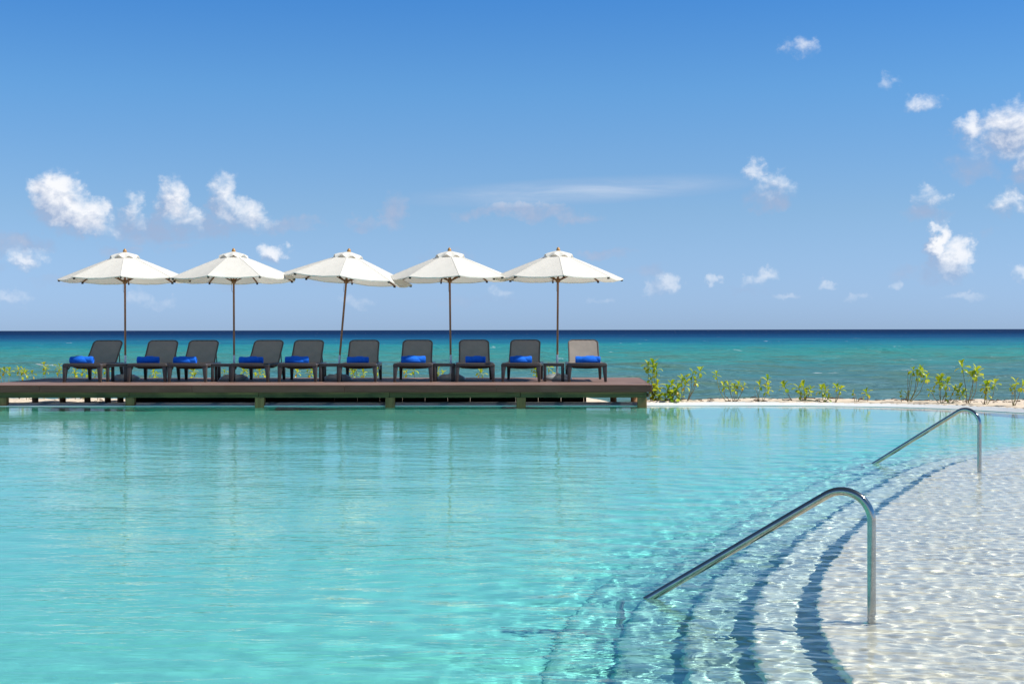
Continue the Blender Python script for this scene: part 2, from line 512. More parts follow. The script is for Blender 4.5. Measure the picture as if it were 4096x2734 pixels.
df = t.n('ShaderNodeBsdfDiffuse')
t.link(col, df.inputs['Color'])
t.link(bp.outputs[0], df.inputs['Normal'])
gl = t.n('ShaderNodeBsdfGlossy')
gl.inputs['Roughness'].default_value = 0.22
t.link(bp.outputs[0], gl.inputs['Normal'])
fr = t.n('ShaderNodeFresnel')
fr.inputs['IOR'].default_value = 1.333
t.link(bp.outputs[0], fr.inputs['Normal'])
mx = t.n('ShaderNodeMixShader')
t.put(mx.inputs[0], t.math('MULTIPLY', fr.outputs[0], t.smooth(sp.outputs[1], 120.0, 700.0, 0.52, 0.2)))
t.link(df.outputs[0], mx.inputs[1])
t.link(gl.outputs[0], mx.inputs[2])
t.link(mx.outputs[0], out.inputs['Surface'])
M['sea'] = m


# ------------------------------------------------------------------ geometry helpers
def link(name, me, material=None, parent=None):
    o = bpy.data.objects.new(name, me)
    COL.objects.link(o)
    if material and me is not None and not me.materials:
        me.materials.append(M[material])
    if parent:
        o.parent = parent
    return o


def tag(o, label=None, cat=None, group=None, kind=None):
    for k, vv in (('label', label), ('category', cat), ('group', group), ('kind', kind)):
        if vv:
            o[k] = vv
    return o


def thing(name, loc, rz=0.0, label=None, cat=None, group=None):
    o = bpy.data.objects.new(name, None)
    o.empty_display_size = 0.1
    COL.objects.link(o)
    o.location = loc
    o.rotation_euler = (0, 0, rz)
    return tag(o, label, cat, group)


def copy_tree(o, parent=None):
    c = o.copy()
    COL.objects.link(c)
    c.parent = parent
    for ch in list(o.children):
        copy_tree(ch, c)
    return c


def mesh(name, verts, faces, smooth=False, sharp=None):
    me = bpy.data.meshes.new(name)
    me.from_pydata([tuple(p) for p in verts], [], faces)
    me.update()
    if smooth:
        me.shade_smooth()
        if sharp:
            me.set_sharp_from_angle(angle=R(sharp))
    return me


def box_mesh(name, x0, x1, y0, y1, z0, z1, bev=0.004, seg=1):
    bm = bmesh.new()
    bmesh.ops.create_cube(bm, size=1.0)
    for p in bm.verts:
        p.co = Vector(((x0 + x1) / 2 + p.co.x * (x1 - x0), (y0 + y1) / 2 + p.co.y * (y1 - y0), (z0 + z1) / 2 + p.co.z * (z1 - z0)))
    if bev:
        bmesh.ops.bevel(bm, geom=list(bm.edges), offset=bev, segments=seg, affect='EDGES', profile=0.5)
    me = bpy.data.meshes.new(name)
    bm.to_mesh(me)
    bm.free()
    if seg > 1:
        me.shade_smooth()
        me.set_sharp_from_angle(angle=R(50))
    return me


def hexa_mesh(name, bot, top, bev=0.006, seg=2):
    """tapered block: bot and top are four corners each, same order"""
    bm = bmesh.new()
    vb = [bm.verts.new(p) for p in bot]
    vt = [bm.verts.new(p) for p in top]
    bm.faces.new(vb[::-1])
    bm.faces.new(vt)
    for i in range(4):
        j = (i + 1) % 4
        bm.faces.new((vb[i], vb[j], vt[j], vt[i]))
    bmesh.ops.recalc_face_normals(bm, faces=list(bm.faces))
    bmesh.ops.bevel(bm, geom=list(bm.edges), offset=bev, segments=seg, affect='EDGES', profile=0.5)
    me = bpy.data.meshes.new(name)
    bm.to_mesh(me)
    bm.free()
    me.shade_smooth()
    me.set_sharp_from_angle(angle=R(55))
    return me


def tube_data(path, rad, n=10, cap=True):
    """tube along a path; rad is a number or one radius per point"""
    path = [Vector(p) for p in path]
    rads = [rad] * len(path) if isinstance(rad, (int, float)) else list(rad)
    V, F = [], []
    tprev = None
    up = Vector((0.13, 0.21, 0.97)).normalized()
    for i, p in enumerate(path):
        a = path[max(i - 1, 0)]
        c = path[min(i + 1, len(path) - 1)]
        tg = (c - a).normalized()
        if tprev is None:
            side = tg.cross(up)
            if side.length < 0.1:
                side = tg.cross(Vector((1, 0, 0)))
            side.normalize()
        else:
            side = (side - tg * side.dot(tg)).normalized()
        tprev = tg
        b2 = tg.cross(side)
        for k in range(n):
            an = 2 * math.pi * k / n
            V.append(p + (side * math.cos(an) + b2 * math.sin(an)) * rads[i])
    for i in range(len(path) - 1):
        for k in range(n):
            k2 = (k + 1) % n
            F.append((i * n + k, i * n + k2, (i + 1) * n + k2, (i + 1) * n + k))
    if cap:
        F.append(tuple(range(n - 1, -1, -1)))
        F.append(tuple((len(path) - 1) * n + k for k in range(n)))
    return V, F


def tube_mesh(name, path, rad, n=10, cap=True):
    V, F = tube_data(path, rad, n, cap)
    return mesh(name, V, F, True, 50)


def lathe_mesh(name, prof, n=24, sharp=40):
    V, F = [], []
    for (r, z) in prof:
        for k in range(n):
            a = 2 * math.pi * k / n
            V.append((r * math.cos(a), r * math.sin(a), z))
    for i in range(len(prof) - 1):
        for k in range(n):
            k2 = (k + 1) % n
            F.append((i * n + k, i * n + k2, (i + 1) * n + k2, (i + 1) * n + k))
    F.append(tuple(range(n - 1, -1, -1)))
    F.append(tuple((len(prof) - 1) * n + k for k in range(n)))
    return mesh(name, V, F, True, sharp)


def merge(parts):
    V, F = [], []
    for v_, f_ in parts:
        o = len(V)
        V += list(v_)
        F += [tuple(i + o for i in f) for f in f_]
    return V, F


def catmull(pts, sub=8, closed=False):
    pts = [np.array(p, float) for p in pts]
    n = len(pts)
    res = []
    last = n if closed else n - 1
    for i in range(last):
        g = (lambda k: pts[k % n]) if closed else (lambda k: pts[min(max(k, 0), n - 1)])
        p0, p1, p2, p3 = g(i - 1), g(i), g(i + 1), g(i + 2)
        for s in range(sub):
            u = s / sub
            res.append(0.5 * ((2 * p1) + (-p0 + p2) * u + (2 * p0 - 5 * p1 + 4 * p2 - p3) * u * u + (-p0 + 3 * p1 - 3 * p2 + p3) * u ** 3))
    if not closed:
        res.append(pts[-1])
    return np.array(res)


def sstep(x, a, b):
    t_ = np.clip((x - a) / (b - a), 0, 1)
    return t_ * t_ * (3 - 2 * t_)


def waves(X, Y, lo, hi, count, spread, mean_dir, seed, slope):
    """sum of plane ripples with wavelengths lo..hi (m); slope is the rms slope of the sum"""
    rg = np.random.RandomState(seed)
    Z = np.zeros_like(X)
    for i in range(count):
        lam = lo * (hi / lo) ** rg.rand()
        th = mean_dir + rg.normal(0, spread)
        k = 2 * math.pi / lam
        a = slope / k * math.sqrt(2.0 / count) * rg.uniform(0.6, 1.4)
        Z += a * np.sin(k * (math.cos(th) * X + math.sin(th) * Y) + rg.uniform(0, 6.283))
    return Z


def vnoise(X, Y, cell, seed):
    """smooth value noise on a lattice"""
    rg = np.random.RandomState(seed)
    tab = rg.rand(256, 256)
    gx, gy = X / cell, Y / cell
    ix, iy = np.floor(gx).astype(int), np.floor(gy).astype(int)
    fx, fy = gx - ix, gy - iy
    fx, fy = fx * fx * (3 - 2 * fx), fy * fy * (3 - 2 * fy)
    g = lambda a, b_: tab[a & 255, b_ & 255]
    return (g(ix, iy) * (1 - fx) + g(ix + 1, iy) * fx) * (1 - fy) + (g(ix, iy + 1) * (1 - fx) + g(ix + 1, iy + 1) * fx) * fy


def grid_mesh(name, X, Y, Z, skirt=None):
    """mesh from 2-D arrays; skirt = z of a closing floor below"""
    ny, nx = X.shape
    V = np.stack([X, Y, Z], -1).reshape(-1, 3)
    i = np.arange(ny * nx).reshape(ny, nx)
    Q = np.stack([i[:-1, :-1], i[:-1, 1:], i[1:, 1:], i[1:, :-1]], -1).reshape(-1, 4)
    nq = len(Q)
    loops = Q.reshape(-1)
    tot = np.full(nq, 4)
    if skirt is not None:
        ring = np.concatenate([i[0, :], i[1:, -1], i[-1, -2::-1], i[-2:0:-1, 0]])
        n0 = len(V)
        low = V[ring].copy()
        low[:, 2] = skirt
        V = np.vstack([V, low])
        m_ = len(ring)
        a = np.arange(m_)
        b_ = (a + 1) % m_
        S = np.stack([ring[b_], ring[a], n0 + a, n0 + b_], -1)
        loops = np.concatenate([loops, S.reshape(-1), (n0 + a)[::-1]])
        tot = np.concatenate([tot, np.full(m_, 4), [m_]])
    me = bpy.data.meshes.new(name)
    me.vertices.add(len(V))
    me.vertices.foreach_set('co', V.astype(np.float32).reshape(-1))
    me.loops.add(len(loops))
    me.loops.foreach_set('vertex_index', loops.astype(np.int32))
    me.polygons.add(len(tot))
    st = np.concatenate([[0], np.cumsum(tot)[:-1]])
    me.polygons.foreach_set('loop_start', st.astype(np.int32))
    me.polygons.foreach_set('loop_total', tot.astype(np.int32))
    me.update(calc_edges=True)
    me.shade_smooth()
    if skirt is not None:
        sm = np.ones(len(tot), bool)
        sm[nq:] = False
        me.polygons.foreach_set('use_smooth', sm)
    me.validate()
    return me


def lines(*segs):
    """grid lines from (start, end, step0, step1) segments"""
    out_ = []
    for (a, b_, s0, s1) in segs:
        x_ = a
        while x_ < b_ - 1e-6:
            out_.append(x_)
            f = (x_ - a) / (b_ - a)
            x_ += s0 + (s1 - s0) * f
    out_.append(segs[-1][1])
    return np.array(out_)


# ------------------------------------------------------------------ pool outline
far_y = lambda x_: 24.90 + (2.27 - x_) * 0.016
OUT = [(x_, far_y(x_)) for x_ in (-12.0, -8.0, -4.0, 0.0, 2.3, 4.0)] + [(5.3, 24.62), (6.62, 24.02), (7.72, 22.5), (8.9, 19.6), (9.9, 16.0), (10.4, 11.5),
       (10.3, 6.0), (9.3, 0.5), (6.5, -3.8), (0.0, -5.4), (-8.0, -5.4), (-11.6, -4.2), (-12.6, 0.0), (-12.8, 12.0), (-12.7, 22.5)]
outline = catmull(OUT, 8, True)


def edge_y(x_):
    """far pool edge as a function of x"""
    best = np.full(np.shape(x_), -1e9)
    P0, P1 = outline, np.roll(outline, -1, 0)
    for a, b_ in zip(P0, P1):
        if max(a[1], b_[1]) < 3.0 or abs(a[0] - b_[0]) < 1e-9:
            continue
        tt = (x_ - a[0]) / (b_[0] - a[0])
        ok = (tt >= 0) & (tt <= 1)
        best = np.where(ok, np.maximum(best, a[1] + tt * (b_[1] - a[1])), best)
    return best


def inside_pool(X, Y):
    ins = np.zeros(X.shape, bool)
    P0, P1 = outline, np.roll(outline, -1, 0)
    for a, b_ in zip(P0, P1):
        c = ((a[1] > Y) != (b_[1] > Y))
        xi = (b_[0] - a[0]) * (Y - a[1]) / (b_[1] - a[1] + 1e-12) + a[0]
        ins ^= c & (X < xi)
    return ins


def dist_outline(X, Y):
    d = np.full(X.shape, 1e9)
    P0, P1 = outline, np.roll(outline, -1, 0)
    for a, b_ in zip(P0, P1):
        ab = b_ - a
        tt = np.clip(((X - a[0]) * ab[0] + (Y - a[1]) * ab[1]) / (ab @ ab), 0, 1)
        d = np.minimum(d, np.hypot(X - a[0] - tt * ab[0], Y - a[1] - tt * ab[1]))
    return d


# ------------------------------------------------------------------ beach
gx = lines((-900, -60, 120, 20), (-60, -12, 4, 0.4), (-12, 11, 0.08, 0.08), (11, 60, 0.4, 4), (60, 900, 20, 120))
gy = lines((-120, -8, 14, 0.8), (-8, 20, 0.5, 0.35), (20, 24.4, 0.25, 0.1), (24.4, 30.5, 0.06, 0.06), (30.5, 62, 0.12, 1.2))
SX, SY = np.meshgrid(gx, gy)


def sand_z(X, Y):
    und = (vnoise(X, Y, 1.3, 3) - 0.5) * 0.06 + (vnoise(X, Y, 0.42, 4) - 0.5) * 0.05 + (vnoise(X, Y, 0.17, 5) - 0.5) * 0.03
    fade = np.clip((26 + 34 - Y) / 34, 0, 1)
    right = 0.045 - 0.075 * np.maximum(Y - 26.4, 0) - 0.02 * sstep(Y, 25.0, 26.4)
    left = -0.16 + 0.08 * sstep(Y, 27.6, 29.6) - 0.072 * np.maximum(Y - 30.0, 0)
    k = sstep(X, 1.3, 2.5)
    k = np.maximum(k, sstep(-X, 10.5, 12.5))
    front = sstep(Y, 24.3, 25.3)
    base = 0.06 * (1 - front) + (left * (1 - k) + right * k) * front
    base = np.maximum(base, -2.4)
    calm = sstep(Y, 24.9, 25.5) * 0.75 + 0.25
    return base + und * calm


SZ = sand_z(SX, SY)
ins = inside_pool(SX, SY)
dd = dist_outline(SX, SY)
SZ = np.where(ins, -2.6, SZ)
SZ = np.where(~ins & (dd < 0.30), np.minimum(SZ, -0.08), SZ)
tag(link('beach', grid_mesh('beach', SX, SY, SZ), 'sand'), kind='structure')

# ------------------------------------------------------------------ sea
rows = [30.0]
while rows[-1] < 40000:
    rows.append(rows[-1] * 1.0055 if rows[-1] < 400 else rows[-1] * 1.25)
rows = np.array(rows)
cols = np.linspace(-1, 1, 321)
EX = cols[None, :] * np.maximum(rows[:, None] * 0.75, 26.0)
EY = np.repeat(rows[:, None], len(cols), 1)
damp = np.clip(1 - (EY - 150) / 250, 0, 1)
EZ = -0.92 + (waves(EX, EY, 2.2, 9.0, 26, 0.38, math.pi / 2, 11, 0.11) + waves(EX, EY, 12, 26, 8, 0.2, math.pi / 2, 12, 0.03)) * damp
# far sides and the sea beyond the view
tag(link('sea', grid_mesh('sea', EX, EY, EZ), 'sea'), kind='structure')
bm = bmesh.new()
SD = 42000.0
for (x0, x1, y0, y1) in ((-SD, SD, 34.0, SD),):
    bm.faces.new([bm.verts.new(p) for p in ((x0, y0, -1.25), (x1, y0, -1.25), (x1, y1, -1.25), (x0, y1, -1.25))])
me = bpy.data.meshes.new('outer_sea')
bm.to_mesh(me)
bm.free()
tag(link('outer_sea', me, 'sea'), kind='structure')

# ------------------------------------------------------------------ pool basin, steps and water
n = len(outline)
V, F = [], []
cen = outline.mean(0)
for p in outline:
    V.append((p[0], p[1], -0.012))
for p in outline:
    V.append((p[0], p[1], -1.75))
for i in range(n):
    j = (i + 1) % n
    F.append((i, j, n + j, n + i))
wall = mesh('pool_wall', V, F, True, 40)
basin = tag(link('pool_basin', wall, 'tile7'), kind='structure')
gx2 = np.linspace(-13, 10.8, 60)
gy2 = np.linspace(-6, 25.1, 80)
BX, BY = np.meshgrid(gx2, gy2)
BZ = -0.80 - 0.56 * sstep(-BX, 0.3, 5.5) + 0.25 * sstep(BY, 20.5, 24.0) * sstep(BX, 1.0, 5.0)
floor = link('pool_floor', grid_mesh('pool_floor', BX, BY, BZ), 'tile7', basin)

S1 = [(10.9, -0.6), (7.0, -0.2), (4.0, 0.5), (2.5, 1.6), (1.70, 3.0), (1.36, 4.4), (1.28, 5.6), (1.42, 7.0), (1.83, 8.55), (2.44, 10.25), (3.22, 12.15),
      (4.2, 14.3), (5.35, 15.85), (6.7, 16.8), (8.4, 17.3), (10.9, 17.5)]
s1 = catmull(S1, 6)
tg = np.gradient(s1, axis=0)
nr = np.stack([-tg[:, 1], tg[:, 0]], 1)
nr /= np.linalg.norm(nr, axis=1)[:, None]
if nr[len(nr) // 2][0] > 0:
    nr = -nr
step_objs = []
for k in range(5):
    ztop = (-0.25, -0.42, -0.57, -0.68, -0.76)[k]
    pl = s1 + nr * (0.30 * k)
    m_ = len(pl)
    # rounded nosing, then the riser down to the floor
    rn = (0.018, 0.03, 0.05, 0.075, 0.06)[k]
    prof = [(rn, 0.0), (rn * 0.6, -rn * 0.08), (rn * 0.25, -rn * 0.33), (0.0, -rn), (0.0, -1.5)]
    V, F = [], []
    for (inn, dz) in prof:
        for p, q in zip(pl, nr):
            V.append((p[0] - q[0] * inn, p[1] - q[1] * inn, ztop + dz))
    for a in range(len(prof) - 1):
        for i in range(m_ - 1):
            F.append((a * m_ + i, (a + 1) * m_ + i, (a + 1) * m_ + i + 1, a * m_ + i + 1))
    F.append(tuple(range(m_)))
    me = mesh('step', V, F)
    bm = bmesh.new()
    bm.from_mesh(me)
    bmesh.ops.recalc_face_normals(bm, faces=list(bm.faces))
    bm.to_mesh(me)
    bm.free()
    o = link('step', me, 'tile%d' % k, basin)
    step_objs.append(o)

wx = lines((-12.5, -3.8, 0.055, 0.055), (-3.8, 0.8, 0.024, 0.024), (0.8, 4.4, 0.014, 0.014), (4.4, 6.6, 0.02, 0.02), (6.6, 10.3, 0.05, 0.05))
wt = lines((-5.2, 4.6, 0.25, 0.25), (4.6, 9.5, 0.0135, 0.0135), (9.5, 13.0, 0.016, 0.024), (13.0, 25.0, 0.026, 0.06))
WX, WTT = np.meshgrid(wx, wt)
ey = edge_y(wx)
ey = np.where(ey < 0, far_y(wx), ey)
frac = np.clip((WTT - 4.6) / (25.0 - 4.6), 0, 1)
WY = np.where(WTT < 4.6, WTT, 4.6 + frac * (ey[None, :] + 0.05 - 4.6))
fine = waves(WX, WY, 0.055, 0.17, 80, 0.95, R(80), 21, 0.075)
mid = waves(WX, WY, 0.22, 0.62, 30, 0.50, R(76), 22, 0.030)
lng = waves(WX, WY, 0.8, 2.4, 12, 0.5, R(60), 23, 0.006)
patch = 0.6 + 0.8 * vnoise(WX + 40, WY * 0.7 + 40, 2.6, 31)
calm = 1 - 0.80 * sstep(WY, 16.0, 22.5)
fine *= 1 - 0.45 * sstep(WY, 8.5, 13.0)
# short ripples live over the shallow shelf and die out over the deep end
sd = np.full(WX.shape, 1e9)
for p in s1[::2]:
    sd = np.minimum(sd, np.hypot(WX - p[0], WY - p[1]))
shelf = np.zeros(WX.shape, bool)
for a, b_ in zip(s1, np.roll(s1, -1, 0)):
    c_ = (a[1] > WY) != (b_[1] > WY)
    shelf ^= c_ & (WX < (b_[0] - a[0]) * (WY - a[1]) / (b_[1] - a[1] + 1e-12) + a[0])
sd = np.where(shelf, 0.0, sd)
shal = 0.05 + 0.95 * (1 - sstep(sd, 0.0, 1.9)) ** 2
WZ = (fine * shal * patch + mid * patch * (0.22 + 0.78 * (1 - sstep(sd, 0.6, 3.0)))) * calm + lng * calm
# little rings of water round the two rail posts
for (px, py) in ((1.608, 6.706), (4.205, 13.49)):
    rr = np.hypot(WX - px, WY - py)
    WZ += 0.0016 * np.cos(rr / 0.052 * 2 * math.pi * 0.5) * np.exp(-rr / 0.14) * (rr > 0.02)
edge_in = np.minimum(1, np.minimum(WX + 12.5, 10.3 - WX) / 0.3)
WZ *= np.clip(edge_in, 0, 1)
water = tag(link('pool_water', grid_mesh('pool_water', WX, WY, WZ, skirt=-2.0), 'water'), kind='structure')
water.cycles.is_caustics_caster = True
for o in [basin, floor] + step_objs:
    o.cycles.is_caustics_receiver = True

# ------------------------------------------------------------------ pool edge: coping and overflow grate
seg = np.roll(outline, -1, 0) - outline
otan = np.roll(outline, -1, 0) - np.roll(outline, 1, 0)
otan /= np.linalg.norm(otan, axis=1)[:, None]
onrm = np.stack([-otan[:, 1], otan[:, 0]], 1)
if inside_pool(np.array([outline[20][0] + onrm[20][0] * 0.05]), np.array([outline[20][1] + onrm[20][1] * 0.05]))[0]:
    onrm = -onrm


def ring_strip(name, i0, i1, prof, material, parent=None):
    """sweep a profile of (outwards, z) along the pool outline"""
    ids = [k % n for k in range(i0, i1 + 1)]
    V, F = [], []
    m_ = len(prof)
    for k in ids:
        for (o_, z_) in prof:
            V.append((outline[k][0] + onrm[k][0] * o_, outline[k][1] + onrm[k][1] * o_, z_))
    for a in range(len(ids) - 1):
        for c_ in range(m_):
            d_ = (c_ + 1) % m_
            F.append((a * m_ + c_, a * m_ + d_, (a + 1) * m_ + d_, (a + 1) * m_ + c_))
    me_ = mesh(name, V, F)
    bm_ = bmesh.new()
    bm_.from_mesh(me_)
    bmesh.ops.recalc_face_normals(bm_, faces=list(bm_.faces))
    bm_.to_mesh(me_)
    bm_.free()
    return link(name, me_, material, parent)


IG0, IG1 = 0, 88                                # stretch of the outline that carries the grate
tag(ring_strip('pool_coping', IG1, n, [(-0.02, -0.04), (-0.02, 0.006), (0.37, 0.05), (0.37, -0.06)], 'grate'), kind='structure')
grate = thing('overflow_grate', (0, 0, 0), 0, 'white plastic overflow grate with slanted slats along the curved pool edge', 'grate')
ring_strip('gutter', IG0, IG1, [(0.0, -0.06), (0.0, -0.035), (0.36, -0.01), (0.36, -0.06)], 'gutter', grate)
ring_strip('inner_lip', IG0, IG1, [(-0.012, -0.05), (-0.012, 0.006), (0.022, 0.009), (0.022, -0.05)], 'grate', grate)
ring_strip('outer_lip', IG0, IG1, [(0.335, -0.05), (0.335, 0.043), (0.372, 0.047), (0.372, -0.06)], 'grate', grate)
cum = np.concatenate([[0], np.cumsum(np.linalg.norm(seg, axis=1))])
L0, L1 = cum[IG0] + 0.2, cum[IG1] - 0.3
V, F = [], []
s = L0
while s < L1:
    pts4 = []
    for (o_, ds) in ((0.02, 0.0), (0.34, 0.15)):
        ss = s + ds
        k = int(np.searchsorted(cum, ss) - 1)
        f = (ss - cum[k]) / max(cum[k + 1] - cum[k], 1e-6)
        p = outline[k % n] * (1 - f) + outline[(k + 1) % n] * f
        q = onrm[k % n] * (1 - f) + onrm[(k + 1) % n] * f
        tq = otan[k % n]
        z_ = 0.007 + (0.044 - 0.007) * o_ / 0.35
        pts4.append((p + q * o_, tq, z_))
    b0 = len(V)
    for (p, tq, z_) in pts4:
        for (sg, dz) in ((-1, -0.02), (1, -0.02), (1, 0.0), (-1, 0.0)):
            V.append((p[0] + tq[0] * 0.0065 * sg, p[1] + tq[1] * 0.0065 * sg, z_ + dz))
    for a in range(4):
        c_ = (a + 1) % 4
        F.append((b0 + a, b0 + c_, b0 + 4 + c_, b0 + 4 + a))
    s += 0.0235
tag(link('slats', mesh('slats', V, F), 'grate', grate), kind='stuff')

# ------------------------------------------------------------------ timber deck
DZ = 0.356
deck = thing('timber_deck', (2.286, 24.77, 0), R(-1.72), 'brown boarded sun deck raised on timber posts at the pool edge', 'deck')
DW, DD = 11.3, 3.78
rowsn = 26
bw = DD / rowsn
for r_ in range(rowsn):
    cuts = [-DW] + sorted(-DW * (f + rng.uniform(-0.05, 0.05)) for f in ((0.3, 0.68) if r_ % 2 else (0.5, 0.85)))[::1] + [0.0]
    cuts = sorted(cuts)
    for a, b_ in zip(cuts[:-1], cuts[1:]):
        z1 = DZ + rng.uniform(-0.0015, 0.0)
        o = link('board', box_mesh('board', a + 0.002, b_ - 0.002, r_ * bw + 0.004, (r_ + 1) * bw - 0.003, z1 - 0.028, z1, 0.003), 'deck', deck)
for a, b_ in zip((-DW, -10.19, -7.62, -5.07, -2.55), (-10.19, -7.62, -5.07, -2.55, 0.0)):
    link('fascia_board', box_mesh('fascia_board', a + 0.002, b_ - 0.002, -0.024, 0.001 + rng.uniform(-0.001, 0.001), 0.233, 0.352, 0.003), 'fascia', deck)
link('side_fascia', box_mesh('side_fascia', 0.0025, 0.026, -0.022, DD, 0.235, 0.351, 0.003), 'fascia', deck)
link('side_fascia', box_mesh('side_fascia', -DW - 0.026, -DW - 0.0025, -0.022, DD, 0.235, 0.351, 0.003), 'fascia', deck)
link('back_fascia', box_mesh('back_fascia', -DW, 0.0, DD + 0.002, DD + 0.026, 0.235, 0.351, 0.003), 'fascia', deck)
for a, b_ in zip((-DW, -8.69, -6.51, -4.33, -2.15), (-8.69, -6.51, -4.33, -2.15, -0.06)):
    link('beam', box_mesh('beam', a + 0.003, b_ - 0.003, 0.012, 0.062 + rng.uniform(-0.004, 0.002), 0.143, 0.2325, 0.004), 'treated', deck)
for px in (-10.84, -8.68, -6.5, -4.32, -2.14, -0.135):
    link('post', box_mesh('post', px - 0.076, px + 0.076, 0.016, 0.15, -0.5, 0.1425, 0.006), 'post', deck)
for k in range(12):
    x_ = -DW + 0.35 + k * (DW - 0.7) / 11
    link('joist', box_mesh('joist', x_ - 0.022, x_ + 0.022, 0.07, DD - 0.02, 0.2, 0.323, 0.003), 'treated', deck)
link('side_beam', box_mesh('side_beam', -0.055, -0.012, 0.165, DD - 0.05, 0.143, 0.2, 0.004), 'treated', deck)
for (px, py) in ((-11.1, 2.35), (-10.66, 2.55), (-10.15, 2.4), (-9.88, 2.75), (-9.57, 2.5), (-0.53, 2.35), (-0.16, 2.3), (-0.06, 2.75), (-5.4, 3.3), (-2.8, 3.3)):
    link('log_post', tube_mesh('log_post', [(px, py, -0.5), (px + 0.01, py, -0.1), (px, py, 0.199)], [0.062, 0.060, 0.057], 12), 'log', deck)
x_ = -9.45
while x_ < -1.0:
    w_ = min(0.42, -1.0 - x_)
    link('back_panel', box_mesh('back_panel', x_ + 0.002, x_ + w_ - 0.002, 2.9, 2.93, -0.45, 0.199, 0.002), 'dark_ply', deck)
    x_ += w_


def on_deck(x_, y_, z_=0.0):
    return (x_, y_, DZ + 0.0005 + z_)


# ------------------------------------------------------------------ sun lounger
def rounded_bar(w, h, y0, y1, z0, rt, rb):
    """bar seen from the front as a rounded rectangle, extruded in depth"""
    pr = []
    for (cx, cz, r_, a0) in ((w / 2 - rt, z0 + h - rt, rt, 0), (-w / 2 + rt, z0 + h - rt, rt, 90), (-w / 2 + rb, z0 + rb, rb, 180), (w / 2 - rb, z0 + rb, rb, 270)):
        for k in range(6):
            a = R(a0 + 18 * k)
            pr.append((cx + r_ * math.cos(a), cz + r_ * math.sin(a)))
    m_ = len(pr)
    V, F = [], []
    dep = [(y0 + 0.008, 0.006), (y0, 0.0), (y1, 0.0), (y1 + 0.006, 0.006)]
    dep = [(y0, 0.007), (y0 + 0.007, 0.0), (y1 - 0.007, 0.0), (y1, 0.007)]
    czm = z0 + h / 2
    for (y_, inn) in dep:
        for (a, c_) in pr:
            V.append((a - math.copysign(inn, a) * (abs(a) > inn), y_, c_ - inn * (1 if c_ > czm else -1)))
    for r_ in range(3):
        for k in range(m_):
            k2 = (k + 1) % m_
            F.append((r_ * m_ + k, (r_ + 1) * m_ + k, (r_ + 1) * m_ + k2, r_ * m_ + k2))
    F.append(tuple(range(m_)))
    F.append(tuple(3 * m_ + k for k in range(m_ - 1, -1, -1)))
    return V, F


def fix(me):
    bm_ = bmesh.new()
    bm_.from_mesh(me)
    bmesh.ops.recalc_face_normals(bm_, faces=list(bm_.faces))
    bm_.to_mesh(me)
    bm_.free()
    return me


HY, HZ = 1.10, 0.318                 # hinge of the backrest
TY, TZ = 1.575, 0.715                # top of the backrest


